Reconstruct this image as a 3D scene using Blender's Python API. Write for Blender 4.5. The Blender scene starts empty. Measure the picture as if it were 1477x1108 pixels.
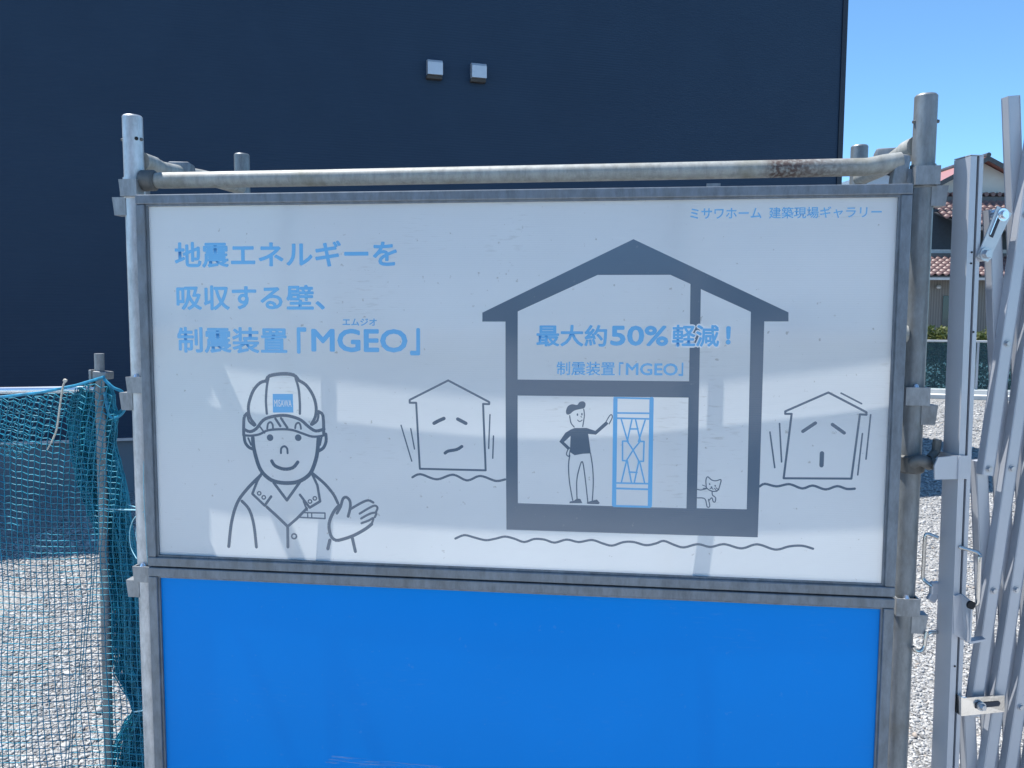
import bpy, bmesh, math, random
import numpy as np
from mathutils import Vector, Matrix, noise as mnoise

random.seed(7)
S = bpy.context.scene
COL = S.collection
RAD = math.radians

# ------------------------------------------------------------------ camera
FPX, CX, CY = 1160.0, 738.5, 554.0
CAM = Vector((1.0967, -1.8407, 1.5452))
YAW, PITCH, ROLL = 0.11597, -0.08282, -0.00393
RM = (Matrix.Rotation(YAW, 3, 'Z') @ Matrix.Rotation(PITCH, 3, 'X') @ Matrix.Rotation(ROLL, 3, 'Y'))
cd = bpy.data.cameras.new('camera'); cam = bpy.data.objects.new('camera', cd); COL.objects.link(cam)
cd.sensor_width = 36.0; cd.lens = FPX / 1477.0 * 36.0; cd.clip_start = 0.05; cd.clip_end = 3000
r_, f_, u_ = RM.col[0], RM.col[1], RM.col[2]
M4 = Matrix(((r_.x, u_.x, -f_.x, CAM.x), (r_.y, u_.y, -f_.y, CAM.y), (r_.z, u_.z, -f_.z, CAM.z), (0, 0, 0, 1)))
cam.matrix_world = M4
S.camera = cam

# ------------------------------------------------------------------ world, sun, exposure
SUN_EL = RAD(66); SUN_AZ = Vector((-0.94, 0.342)).normalized()   # towards the sun, on the ground plan
w = bpy.data.worlds.new('World'); S.world = w; w.use_nodes = True
wn = w.node_tree; bg = wn.nodes['Background']
sky = wn.nodes.new('ShaderNodeTexSky'); sky.sky_type = 'NISHITA'; sky.sun_disc = False
sky.sun_elevation = SUN_EL; sky.sun_rotation = math.atan2(SUN_AZ.x, SUN_AZ.y)
sky.air_density = 1.0; sky.dust_density = 0.0; sky.ozone_density = 3.0; sky.altitude = 3500
tint = wn.nodes.new('ShaderNodeMixRGB'); tint.blend_type = 'MULTIPLY'; tint.inputs[0].default_value = 1.0; tint.inputs[2].default_value = (0.74, 0.98, 1.0, 1)   # the camera's cool white balance, the same over the whole sky
wn.links.new(sky.outputs[0], tint.inputs[1]); wn.links.new(tint.outputs[0], bg.inputs[0]); bg.inputs[1].default_value = 0.135
sl = bpy.data.lights.new('sun', 'SUN'); sl.energy = 4.0; sl.angle = RAD(0.55); sl.color = (1.0, 0.965, 0.91)
so = bpy.data.objects.new('sun', sl); COL.objects.link(so)
c_, s_ = math.cos(SUN_EL), math.sin(SUN_EL)
so.rotation_euler = Vector((-SUN_AZ.x * c_, -SUN_AZ.y * c_, -s_)).to_track_quat('-Z', 'Y').to_euler()
so.location = (-6, 4, 12)
S.view_settings.view_transform = 'Standard'; S.view_settings.look = 'None'
S.view_settings.gamma = 1.0; S.view_settings.exposure = 1.0
try: S.view_settings.use_curve_mapping = False
except Exception: pass

# ------------------------------------------------------------------ pixel -> place
def ray(px, py): return RM @ Vector(((px - CX) / FPX, 1.0, -(py - CY) / FPX))
def hy(px, py, y=0.0):
    d = ray(px, py); return CAM + d * ((y - CAM.y) / d.y)
def hz(px, py, z=0.0):
    d = ray(px, py); return CAM + d * ((z - CAM.z) / d.z)
def hp(px, py, P, n):
    d = ray(px, py); return CAM + d * ((P - CAM).dot(n) / d.dot(n))

# ------------------------------------------------------------------ materials
def new_mat(name):
    m = bpy.data.materials.new(name); m.use_nodes = True
    return m, m.node_tree, m.node_tree.nodes['Principled BSDF']
def N(nt, t, **kw):
    n = nt.nodes.new(t)
    for k, v in kw.items():
        if k.startswith('i_'):
            key = k[2:]
            n.inputs[int(key) if key.isdigit() else key].default_value = v
        else: setattr(n, k, v)
    return n
def ramp(nt, src, stops):
    r = nt.nodes.new('ShaderNodeValToRGB'); e = r.color_ramp.elements
    e[0].position, e[0].color = stops[0][0], (*stops[0][1], 1)
    e[1].position, e[1].color = stops[-1][0], (*stops[-1][1], 1)
    for p, c in stops[1:-1]:
        x = e.new(p); x.color = (*c, 1)
    nt.links.new(src, r.inputs[0]); return r
def plain(name, col, rough=0.5, metal=0.0, var=0.12, scale=12.0, bump=0.0, bscale=80.0, spec=0.5):
    m, nt, b = new_mat(name)
    tc = N(nt, 'ShaderNodeTexCoord')
    nz = N(nt, 'ShaderNodeTexNoise'); nz.inputs['Scale'].default_value = scale; nz.inputs['Detail'].default_value = 6
    nt.links.new(tc.outputs['Object'], nz.inputs['Vector'])
    lo = tuple(c * (1 - var) for c in col); hi = tuple(min(1, c * (1 + var)) for c in col)
    r = ramp(nt, nz.outputs[0], [(0.3, lo), (0.7, hi)])
    nt.links.new(r.outputs[0], b.inputs['Base Color'])
    b.inputs['Roughness'].default_value = rough; b.inputs['Metallic'].default_value = metal
    b.inputs['Specular IOR Level'].default_value = spec
    if bump:
        n2 = N(nt, 'ShaderNodeTexNoise'); n2.inputs['Scale'].default_value = bscale; n2.inputs['Detail'].default_value = 4
        nt.links.new(tc.outputs['Object'], n2.inputs['Vector'])
        bp = N(nt, 'ShaderNodeBump'); bp.inputs['Strength'].default_value = bump; bp.inputs['Distance'].default_value = 0.01
        nt.links.new(n2.outputs[0], bp.inputs['Height']); nt.links.new(bp.outputs[0], b.inputs['Normal'])
    return m

def galvanised(name, base=(0.42, 0.44, 0.46), grime=(0.16, 0.15, 0.13), amount=0.5, metal=0.55, rough=0.48, rust_x=None):
    """zinc coated steel: spangle, grime runs, optional rust patch between two world x"""
    m, nt, b = new_mat(name)
    g = N(nt, 'ShaderNodeNewGeometry')
    n1 = N(nt, 'ShaderNodeTexNoise'); n1.inputs['Scale'].default_value = 55; n1.inputs['Detail'].default_value = 8; n1.inputs['Roughness'].default_value = 0.7
    mp = N(nt, 'ShaderNodeMapping'); mp.inputs['Scale'].default_value = (1, 1, 0.35)
    nt.links.new(g.outputs['Position'], mp.inputs['Vector']); nt.links.new(mp.outputs[0], n1.inputs['Vector'])
    n2 = N(nt, 'ShaderNodeTexNoise'); n2.inputs['Scale'].default_value = 9; n2.inputs['Detail'].default_value = 7; n2.inputs['Roughness'].default_value = 0.65
    nt.links.new(g.outputs['Position'], n2.inputs['Vector'])
    r1 = ramp(nt, n1.outputs[0], [(0.32, tuple(c * 0.72 for c in base)), (0.52, base), (0.72, tuple(min(1, c * 1.25) for c in base))])
    r2 = ramp(nt, n2.outputs[0], [(0.50, (0, 0, 0)), (0.72, (amount,) * 3)])
    mx = N(nt, 'ShaderNodeMixRGB'); nt.links.new(r2.outputs[0], mx.inputs[0])
    nt.links.new(r1.outputs[0], mx.inputs[1]); mx.inputs[2].default_value = (*grime, 1)
    colour = mx.outputs[0]; metal_sock = None
    if rust_x:
        sp = N(nt, 'ShaderNodeSeparateXYZ'); nt.links.new(g.outputs['Position'], sp.inputs[0])
        a = N(nt, 'ShaderNodeMapRange'); a.inputs['From Min'].default_value = rust_x[0]; a.inputs['From Max'].default_value = rust_x[0] + 0.03
        c = N(nt, 'ShaderNodeMapRange'); c.inputs['From Min'].default_value = rust_x[1]; c.inputs['From Max'].default_value = rust_x[1] - 0.16
        nt.links.new(sp.outputs[0], a.inputs[0]); nt.links.new(sp.outputs[0], c.inputs[0])
        mu = N(nt, 'ShaderNodeMath', operation='MULTIPLY'); nt.links.new(a.outputs[0], mu.inputs[0]); nt.links.new(c.outputs[0], mu.inputs[1])
        n3 = N(nt, 'ShaderNodeTexNoise'); n3.inputs['Scale'].default_value = 130; n3.inputs['Detail'].default_value = 6
        nt.links.new(g.outputs['Position'], n3.inputs['Vector'])
        r3 = ramp(nt, n3.outputs[0], [(0.42, (1.0,) * 3), (0.68, (0.12,) * 3)])
        mu2 = N(nt, 'ShaderNodeMath', operation='MULTIPLY'); nt.links.new(mu.outputs[0], mu2.inputs[0]); nt.links.new(r3.outputs[0], mu2.inputs[1])
        m2 = N(nt, 'ShaderNodeMixRGB'); nt.links.new(mu2.outputs[0], m2.inputs[0]); nt.links.new(colour, m2.inputs[1])
        m2.inputs[2].default_value = (0.075, 0.048, 0.042, 1); colour = m2.outputs[0]
        inv = N(nt, 'ShaderNodeMath', operation='MULTIPLY_ADD'); inv.inputs[1].default_value = -metal; inv.inputs[2].default_value = metal
        nt.links.new(mu2.outputs[0], inv.inputs[0]); metal_sock = inv.outputs[0]
    nt.links.new(colour, b.inputs['Base Color'])
    b.inputs['Metallic'].default_value = metal
    if metal_sock: nt.links.new(metal_sock, b.inputs['Metallic'])
    rr = N(nt, 'ShaderNodeMapRange'); rr.inputs['To Min'].default_value = rough - 0.1; rr.inputs['To Max'].default_value = rough + 0.16
    nt.links.new(n2.outputs[0], rr.inputs[0]); nt.links.new(rr.outputs[0], b.inputs['Roughness'])
    bp = N(nt, 'ShaderNodeBump'); bp.inputs['Strength'].default_value = 0.16; bp.inputs['Distance'].default_value = 0.002
    nt.links.new(n1.outputs[0], bp.inputs['Height']); nt.links.new(bp.outputs[0], b.inputs['Normal'])
    return m

def sheet_normal(nt, b, wave=1.0, flute=0.16):
    """slow buckling of the plastic sheet, plus its fine horizontal flutes"""
    g = N(nt, 'ShaderNodeNewGeometry')
    n1 = N(nt, 'ShaderNodeTexNoise'); n1.inputs['Scale'].default_value = 1.7; n1.inputs['Detail'].default_value = 1.5
    nt.links.new(g.outputs['Position'], n1.inputs['Vector'])
    bp = N(nt, 'ShaderNodeBump'); bp.inputs['Strength'].default_value = 1.0; bp.inputs['Distance'].default_value = 0.004 * wave
    nt.links.new(n1.outputs[0], bp.inputs['Height'])
    last = bp
    if flute:
        wv = N(nt, 'ShaderNodeTexWave', wave_type='BANDS', bands_direction='Z'); wv.inputs['Scale'].default_value = 62
        wv.inputs['Distortion'].default_value = 0.15
        nt.links.new(g.outputs['Position'], wv.inputs['Vector'])
        b2 = N(nt, 'ShaderNodeBump'); b2.inputs['Strength'].default_value = flute; b2.inputs['Distance'].default_value = 0.0012
        nt.links.new(wv.outputs['Fac'], b2.inputs['Height']); nt.links.new(bp.outputs[0], b2.inputs['Normal']); last = b2
    nt.links.new(last.outputs[0], b.inputs['Normal'])
    return last

def plastic_sheet(name, col, rough=0.10, trans=0.28, dirt=True, wave=1.0, flute=0.16, dirt_col=(0.30, 0.29, 0.26), ior=1.6, coat=1.0):
    m, nt, b = new_mat(name)
    g = N(nt, 'ShaderNodeNewGeometry')
    n0 = N(nt, 'ShaderNodeTexNoise'); n0.inputs['Scale'].default_value = 3.0; n0.inputs['Detail'].default_value = 5
    nt.links.new(g.outputs['Position'], n0.inputs['Vector'])
    r0 = ramp(nt, n0.outputs[0], [(0.3, tuple(c * 0.95 for c in col)), (0.7, col)])
    colour = r0.outputs[0]
    if dirt:
        # scuffs: streaky specks that gather in a few patches
        mp = N(nt, 'ShaderNodeMapping'); mp.inputs['Scale'].default_value = (28, 1, 150); mp.inputs['Rotation'].default_value = (0, 0.12, 0)
        nt.links.new(g.outputs['Position'], mp.inputs['Vector'])
        n1 = N(nt, 'ShaderNodeTexNoise'); n1.inputs['Scale'].default_value = 1.0; n1.inputs['Detail'].default_value = 4
        nt.links.new(mp.outputs[0], n1.inputs['Vector'])
        n2 = N(nt, 'ShaderNodeTexNoise'); n2.inputs['Scale'].default_value = 4.2; n2.inputs['Detail'].default_value = 3
        nt.links.new(g.outputs['Position'], n2.inputs['Vector'])
        a = ramp(nt, n1.outputs[0], [(0.56, (0, 0, 0)), (0.72, (1, 1, 1))]); c = ramp(nt, n2.outputs[0], [(0.54, (0, 0, 0)), (0.70, (0.38,) * 3)])
        mu = N(nt, 'ShaderNodeMath', operation='MULTIPLY'); nt.links.new(a.outputs[0], mu.inputs[0]); nt.links.new(c.outputs[0], mu.inputs[1])
        mx = N(nt, 'ShaderNodeMixRGB'); nt.links.new(mu.outputs[0], mx.inputs[0]); nt.links.new(colour, mx.inputs[1]); mx.inputs[2].default_value = (*dirt_col, 1)
        # small specks of mud
        v = N(nt, 'ShaderNodeTexNoise'); v.inputs['Scale'].default_value = 70; v.inputs['Detail'].default_value = 3
        nt.links.new(g.outputs['Position'], v.inputs['Vector'])
        d = ramp(nt, v.outputs[0], [(0.70, (0, 0, 0)), (0.76, (0.5,) * 3)])
        m3 = N(nt, 'ShaderNodeMixRGB'); nt.links.new(d.outputs[0], m3.inputs[0]); nt.links.new(mx.outputs[0], m3.inputs[1]); m3.inputs[2].default_value = (*dirt_col, 1)
        colour = m3.outputs[0]
    nt.links.new(colour, b.inputs['Base Color'])
    b.inputs['Roughness'].default_value = rough; b.inputs['IOR'].default_value = ior
    b.inputs['Coat Weight'].default_value = coat; b.inputs['Coat Roughness'].default_value = rough * 0.7; b.inputs['Coat IOR'].default_value = 1.75
    ns = sheet_normal(nt, b, wave, flute); nt.links.new(ns.outputs[0], b.inputs['Coat Normal'])
    if trans:
        t = N(nt, 'ShaderNodeBsdfTranslucent'); nt.links.new(colour, t.inputs[0])
        ms = N(nt, 'ShaderNodeMixShader'); ms.inputs[0].default_value = trans
        out = nt.nodes['Material Output']
        nt.links.new(b.outputs[0], ms.inputs[1]); nt.links.new(t.outputs[0], ms.inputs[2]); nt.links.new(ms.outputs[0], out.inputs[0])
    return m

MT = {}
MT['galv'] = galvanised('galvanised_steel', base=(0.27, 0.29, 0.31))
MT['galv_post'] = galvanised('galvanised_tube', base=(0.20, 0.22, 0.235), amount=0.5, metal=0.35, rough=0.42)
MT['galv_dirty'] = galvanised('galvanised_tube_with_cement', base=(0.32, 0.33, 0.315), grime=(0.18, 0.17, 0.125), amount=0.75, metal=0.12, rough=0.55, rust_x=(1.43, 1.66))
MT['galv_pale'] = galvanised('pale_galvanised_tube', base=(0.48, 0.51, 0.54), amount=0.25, rough=0.4)  # paler tube colour, less grime mixed in than on the other posts
MT['cast'] = galvanised('dark_clamp_steel', base=(0.12, 0.125, 0.125), amount=0.5, metal=0.4, rough=0.55)
MT['frame'] = galvanised('panel_frame_steel', base=(0.17, 0.20, 0.235), amount=0.4, metal=0.45, rough=0.5)
MT['hole'] = plain('dark_hole', (0.01, 0.01, 0.012), 0.8)
MT['alu'] = plain('anodised_aluminium', (0.43, 0.455, 0.50), rough=0.42, metal=0.35, var=0.05, scale=7, bump=0.03, bscale=300)
MT['alu_groove'] = plain('painted_gap_shade', (0.03, 0.035, 0.05), 0.7)  # near-black colour standing in for the shade inside grooves and slots
MT['zinc'] = plain('bright_zinc', (0.72, 0.74, 0.78), rough=0.22, metal=0.9, var=0.05)
MT['steel'] = plain('stainless_steel', (0.62, 0.60, 0.57), rough=0.16, metal=1.0, var=0.06, bump=0.15, bscale=14)
MT['wire'] = plain('stainless_rod', (0.55, 0.53, 0.50), rough=0.25, metal=0.9, var=0.06)
MT['bolt'] = plain('bolt_head', (0.42, 0.44, 0.47), rough=0.35, metal=0.7)
MT['white'] = plastic_sheet('white_corrugated_sheet', (0.85, 0.89, 0.91), trans=0.50)
MT['grey_ink'] = plastic_sheet('faded_grey_ink', (0.125, 0.175, 0.235), trans=0.15, dirt=True, flute=0.05, coat=0.5, ior=1.45, dirt_col=(0.22, 0.25, 0.29))
MT['blue_ink'] = plastic_sheet('faded_light_blue_ink', (0.17, 0.45, 0.74), trans=0.04, dirt=False, flute=0.04, coat=0.15, ior=1.4)
MT['white_ink'] = plastic_sheet('white_ink', (0.76, 0.78, 0.80), trans=0.04, dirt=False, coat=0.15, ior=1.4)
MT['blue'] = plastic_sheet('bright_blue_sheet', (0.0, 0.24, 0.74), trans=0.10, dirt=True, dirt_col=(0.05, 0.27, 0.70), wave=0.8, flute=0, rough=0.30, coat=0.0, ior=1.2)
def scuff_mat():
    m, nt, b = new_mat('pale_scuff_marks'); b.inputs['Base Color'].default_value = (0.22, 0.45, 0.72, 1); b.inputs['Roughness'].default_value = 0.6
    g = N(nt, 'ShaderNodeNewGeometry'); mp = N(nt, 'ShaderNodeMapping'); mp.inputs['Scale'].default_value = (14, 1, 260)
    nt.links.new(g.outputs['Position'], mp.inputs['Vector'])
    n1 = N(nt, 'ShaderNodeTexNoise'); n1.inputs['Scale'].default_value = 1.0; n1.inputs['Detail'].default_value = 5; nt.links.new(mp.outputs[0], n1.inputs['Vector'])
    r = ramp(nt, n1.outputs[0], [(0.50, (0, 0, 0)), (0.75, (0.7,) * 3)])
    tr = N(nt, 'ShaderNodeBsdfTransparent'); ms = N(nt, 'ShaderNodeMixShader'); nt.links.new(r.outputs[0], ms.inputs[0])
    nt.links.new(tr.outputs[0], ms.inputs[1]); nt.links.new(b.outputs[0], ms.inputs[2]); nt.links.new(ms.outputs[0], nt.nodes['Material Output'].inputs[0])
    return m
MT['scuff'] = scuff_mat()
MT['net'] = plain('teal_net_twine', (0.010, 0.24, 0.35), rough=0.45, var=0.3, scale=30)
MT['rope'] = plain('teal_edge_rope', (0.015, 0.25, 0.42), rough=0.5, var=0.3, scale=60)
MT['twine'] = plain('pale_blue_twine', (0.30, 0.58, 0.68), rough=0.4, var=0.15, scale=60)
MT['string'] = plain('grubby_white_string', (0.55, 0.52, 0.44), rough=0.8, var=0.2, scale=90)

# ------------------------------------------------------------------ mesh helpers
def link(name, me, mat, parent=None, smooth=False):
    o = bpy.data.objects.new(name, me); COL.objects.link(o)
    if mat is not None: me.materials.append(mat)
    if parent is not None: o.parent = parent
    if smooth: me.polygons.foreach_set('use_smooth', [True] * len(me.polygons))
    return o
def tag(o, label=None, cat=None, group=None, kind=None):
    if label: o['label'] = label
    if cat: o['category'] = cat
    if group: o['group'] = group
    if kind: o['kind'] = kind
    return o
def thing(name, label, cat, loc, group=None):
    o = bpy.data.objects.new(name, None); COL.objects.link(o); o.location = loc; o.empty_display_size = 0.1
    return tag(o, label, cat, group)
class MB:
    """collects shapes given in world coordinates; build() links them as one mesh"""
    def __init__(s): s.bm = bmesh.new()
    def box(s, c, size, rot=None, bevel=0.0):
        g = bmesh.ops.create_cube(s.bm, size=1.0); vs = g['verts']
        R3 = (rot or Matrix.Identity(3)) @ Matrix.Diagonal(Vector(size))
        for v in vs: v.co = R3 @ v.co + Vector(c)
        if bevel:
            es = list({e for v in vs for e in v.link_edges})
            bmesh.ops.bevel(s.bm, geom=es, offset=bevel, segments=2, affect='EDGES', profile=0.5)
        return s
    def span(s, a, b, bevel=0.0):
        a, b = Vector(a), Vector(b); return s.box((a + b) / 2, [abs(x) for x in (b - a)], None, bevel)
    def tube(s, pts, r, seg=12, cap=True, closed=False):
        pts = [Vector(p) for p in pts]; n = len(pts); rings = []
        rs = r if isinstance(r, (list, tuple)) else [r] * n
        up = None
        for i, p in enumerate(pts):
            a = pts[i - 1] if (i > 0 or closed) else p; b = pts[(i + 1) % n] if (i < n - 1 or closed) else p
            t = (b - a).normalized()
            if up is None:
                up = Vector((0, 0, 1)) if abs(t.z) < 0.9 else Vector((1, 0, 0))
            sx = t.cross(up).normalized(); up = sx.cross(t).normalized()
            rings.append([s.bm.verts.new(p + (sx * math.cos(2 * math.pi * k / seg) + up * math.sin(2 * math.pi * k / seg)) * rs[i]) for k in range(seg)])
        m = n if closed else n - 1
        for i in range(m):
            A, B = rings[i], rings[(i + 1) % n]
            for k in range(seg):
                s.bm.faces.new((A[k], A[(k + 1) % seg], B[(k + 1) % seg], B[k]))
        if cap and not closed:
            s.bm.faces.new(rings[0][::-1]); s.bm.faces.new(rings[-1])
        return s
    def prism(s, poly, d):
        """poly: list of 3D points, extruded by vector d"""
        a = [s.bm.verts.new(p) for p in poly]; b = [s.bm.verts.new(Vector(p) + Vector(d)) for p in poly]; n = len(poly)
        s.bm.faces.new(a[::-1]); s.bm.faces.new(b)
        for i in range(n): s.bm.faces.new((a[i], a[(i + 1) % n], b[(i + 1) % n], b[i]))
        return s
    def face(s, pts): s.bm.faces.new([s.bm.verts.new(p) for p in pts]); return s
    def build(s, name, mat, parent=None, smooth=False, sharp=35):
        bmesh.ops.recalc_face_normals(s.bm, faces=s.bm.faces)
        off = parent.matrix_world_loc if False else (tot(parent) if parent else Vector((0, 0, 0)))
        for v in s.bm.verts: v.co -= off
        if smooth:
            for f in s.bm.faces: f.smooth = True
            for e in s.bm.edges:
                if len(e.link_faces) == 2 and e.calc_face_angle(0) > RAD(sharp): e.smooth = False
        me = bpy.data.meshes.new(name); s.bm.to_mesh(me); s.bm.free()
        return link(name, me, mat, parent)
def tot(o):
    v = Vector((0, 0, 0))
    while o is not None: v += o.location; o = o.parent
    return v
def smoothline(pts, k=6):
    """Catmull-Rom through the points"""
    P = [Vector(p) for p in pts]
    if len(P) < 3: return P
    out = []
    for i in range(len(P) - 1):
        p0 = P[max(0, i - 1)]; p1 = P[i]; p2 = P[i + 1]; p3 = P[min(len(P) - 1, i + 2)]
        for j in range(k):
            t = j / k
            out.append(0.5 * ((2 * p1) + (p2 - p0) * t + (2 * p0 - 5 * p1 + 4 * p2 - p3) * t * t + (3 * p1 - p0 - 3 * p2 + p3) * t ** 3))
    out.append(P[-1]); return out

# ================================================================== THE SETTING
def gravel_mat():
    m, nt, b = new_mat('pale_gravel')
    g = N(nt, 'ShaderNodeNewGeometry')
    v = N(nt, 'ShaderNodeTexVoronoi'); v.inputs['Scale'].default_value = 75
    nt.links.new(g.outputs['Position'], v.inputs['Vector'])
    n1 = N(nt, 'ShaderNodeTexNoise'); n1.inputs['Scale'].default_value = 1.3; n1.inputs['Detail'].default_value = 6
    nt.links.new(g.outputs['Position'], n1.inputs['Vector'])
    r = ramp(nt, v.outputs['Color'], [(0.1, (0.16, 0.16, 0.16)), (0.5, (0.36, 0.36, 0.355)), (0.9, (0.50, 0.50, 0.49))])
    r1 = ramp(nt, n1.outputs[0], [(0.35, (0.80,) * 3), (0.7, (1.0,) * 3)])
    mx = N(nt, 'ShaderNodeMixRGB', blend_type='MULTIPLY'); mx.inputs[0].default_value = 1
    nt.links.new(r.outputs[0], mx.inputs[1]); nt.links.new(r1.outputs[0], mx.inputs[2]); nt.links.new(mx.outputs[0], b.inputs['Base Color'])
    b.inputs['Roughness'].default_value = 0.9; b.inputs['Specular IOR Level'].default_value = 0.2
    bp = N(nt, 'ShaderNodeBump'); bp.inputs['Strength'].default_value = 1.0; bp.inputs['Distance'].default_value = 0.012; bp.invert = True
    nt.links.new(v.outputs['Distance'], bp.inputs['Height']); nt.links.new(bp.outputs[0], b.inputs['Normal'])
    return m
MT['gravel'] = gravel_mat()
def stone_mat():
    m, nt, b = new_mat('gravel_stone')
    g = N(nt, 'ShaderNodeNewGeometry')
    r = ramp(nt, g.outputs['Random Per Island'], [(0.0, (0.15, 0.15, 0.155)), (0.2, (0.30, 0.30, 0.30)), (0.6, (0.42, 0.42, 0.415)), (0.95, (0.53, 0.525, 0.51)), (1.0, (0.38, 0.32, 0.27))])
    nt.links.new(r.outputs[0], b.inputs['Base Color']); b.inputs['Roughness'].default_value = 0.85; b.inputs['Specular IOR Level'].default_value = 0.25
    return m
MT['stone'] = stone_mat()
def grid_sheet(name, x0, x1, y0, y1, z, mat, label=None):
    o = MB().face([(x0, y0, z), (x1, y0, z), (x1, y1, z), (x0, y1, z)]).build(name, mat)
    o['kind'] = 'structure'; return o
grid_sheet('ground', -400, 400, -400, 600, 0.0, MT['gravel'])
MT['asphalt'] = plain('asphalt', (0.05, 0.05, 0.052), rough=0.85, var=0.3, scale=60, bump=0.4, bscale=260)
MT['paint'] = plain('road_paint', (0.72, 0.72, 0.70), rough=0.7)
MT['concrete'] = plain('pale_concrete', (0.52, 0.52, 0.51), rough=0.85, var=0.12, scale=3, bump=0.15, bscale=120)
grid_sheet('road', -90, 90, -10.6, -0.75, 0.005, MT['asphalt'])
MT['pale'] = plain('pale_yard_concrete', (0.62, 0.615, 0.60), rough=0.85, var=0.10, scale=1.2, bump=0.1, bscale=90)
grid_sheet('pavement', -60, 60, -3.7, -0.75, 0.009, MT['concrete'])
grid_sheet('yard', -60, 60, -34.0, -10.6, 0.004, MT['pale'])
grid_sheet('road_marking', -90, 90, -10.2, -10.05, 0.009, MT['paint'])

# loose stones lying on the gravel, where the camera can tell them apart
def stones():
    ico = bmesh.new(); bmesh.ops.create_icosphere(ico, subdivisions=1, radius=1.0)
    V0 = np.array([v.co[:] for v in ico.verts]); F0 = np.array([[v.index for v in f.verts] for f in ico.faces]); ico.free()
    rng = np.random.default_rng(3)
    Vs, Fs, base = [], [], 0
    def add(x0, x1, y0, y1, n, smin, smax):
        nonlocal base
        c = np.stack([rng.uniform(x0, x1, n), rng.uniform(y0, y1, n), np.zeros(n)], 1)
        s = smin + (smax - smin) * rng.random(n) ** 2.2
        a = rng.uniform(0, 6.283, n); ca, sa = np.cos(a), np.sin(a)
        V = np.repeat(V0[None], n, 0) * (1 + rng.normal(0, 0.22, (n, len(V0), 1)))
        V = V * (s[:, None] * np.stack([rng.uniform(0.8, 1.5, n), rng.uniform(0.6, 1.0, n), rng.uniform(0.35, 0.75, n)], 1))[:, None, :] if False else V * (s[:, None, None] * np.stack([rng.uniform(0.8, 1.5, n), rng.uniform(0.6, 1.0, n), rng.uniform(0.35, 0.75, n)], 1)[:, None, :])
        x = V[:, :, 0] * ca[:, None] - V[:, :, 1] * sa[:, None]; y = V[:, :, 0] * sa[:, None] + V[:, :, 1] * ca[:, None]
        tilt = rng.normal(0, 0.25, n)[:, None]
        z = V[:, :, 2] + x * tilt
        P = np.stack([x, y, z], 2) + c[:, None, :]; P[:, :, 2] += (s * 0.18)[:, None]
        Vs.append(P.reshape(-1, 3)); Fs.append((F0[None] + (base + np.arange(n) * len(V0))[:, None, None]).reshape(-1, 3)); base += n * len(V0)
    add(-2.0, 0.1, 0.35, 2.2, 36000, 0.003, 0.0112)
    add(-2.9, -0.3, 2.2, 4.4, 20000, 0.0045, 0.0135)
    add(1.7, 3.4, 0.2, 2.6, 36000, 0.003, 0.0112)
    add(2.4, 5.6, 2.6, 6.0, 24000, 0.005, 0.015)
    add(3.6, 8.5, 6.0, 14.0, 14000, 0.009, 0.026)
    add(-2.0, 3.4, 0.3, 2.6, 160, 0.012, 0.024)
    V = np.concatenate(Vs); F = np.concatenate(Fs)
    me = bpy.data.meshes.new('gravel_stones')
    me.vertices.add(len(V)); me.vertices.foreach_set('co', V.ravel())
    me.loops.add(F.size); me.loops.foreach_set('vertex_index', F.ravel())
    me.polygons.add(len(F)); me.polygons.foreach_set('loop_start', np.arange(0, F.size, 3)); me.polygons.foreach_set('loop_total', np.full(len(F), 3))
    me.update(); me.validate()
    o = link('gravel', me, MT['stone']); tag(o, 'loose pale grey gravel stones strewn over the building plot', 'gravel', kind='stuff')
stones()

# ---------------------------------------------------------------- dark building
BA = RAD(22.5); BD = Vector((math.cos(BA), math.sin(BA), 0)); BN = Vector((-math.sin(BA), math.cos(BA), 0))
BP0 = Vector((-3.57, 4.45, 0))
def bw(px, py): return hp(px, py, BP0, BN)
BR = Matrix((BD, BN, Vector((0, 0, 1)))).transposed()
corner_s = (bw(1216, 150) - BP0).dot(BD); BH = 6.2; BL = -7.0; BDEP = 7.5; ZF = 0.473
def bpt(s, d, z): return BP0 + BD * s + BN * d + Vector((0, 0, z))
def bbox(mb, s0, s1, d0, d1, z0, z1, bevel=0.0):
    return mb.box(bpt((s0 + s1) / 2, (d0 + d1) / 2, (z0 + z1) / 2), (s1 - s0, d1 - d0, z1 - z0), BR, bevel)
def siding_mat():
    m, nt, b = new_mat('navy_siding')
    g = N(nt, 'ShaderNodeNewGeometry')
    wv = N(nt, 'ShaderNodeTexWave', wave_type='BANDS', bands_direction='Z'); wv.inputs['Scale'].default_value = 13.0; wv.inputs['Distortion'].default_value = 0.6; wv.inputs['Detail'].default_value = 2
    nt.links.new(g.outputs['Position'], wv.inputs['Vector'])
    n1 = N(nt, 'ShaderNodeTexNoise'); n1.inputs['Scale'].default_value = 2.0; n1.inputs['Detail'].default_value = 8
    nt.links.new(g.outputs['Position'], n1.inputs['Vector'])
    r = ramp(nt, n1.outputs[0], [(0.35, (0.0130, 0.034, 0.068)), (0.65, (0.0145, 0.037, 0.073))])
    nt.links.new(r.outputs[0], b.inputs['Base Color']); b.inputs['Roughness'].default_value = 0.6; b.inputs['Specular IOR Level'].default_value = 0.3
    bp = N(nt, 'ShaderNodeBump'); bp.inputs['Strength'].default_value = 0.14; bp.inputs['Distance'].default_value = 0.005
    nt.links.new(wv.outputs['Fac'], bp.inputs['Height']); nt.links.new(bp.outputs[0], b.inputs['Normal'])
    return m
MT['siding'] = siding_mat()
MT['navy_trim'] = plain('black_navy_trim', (0.006, 0.012, 0.026), rough=0.5)
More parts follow.
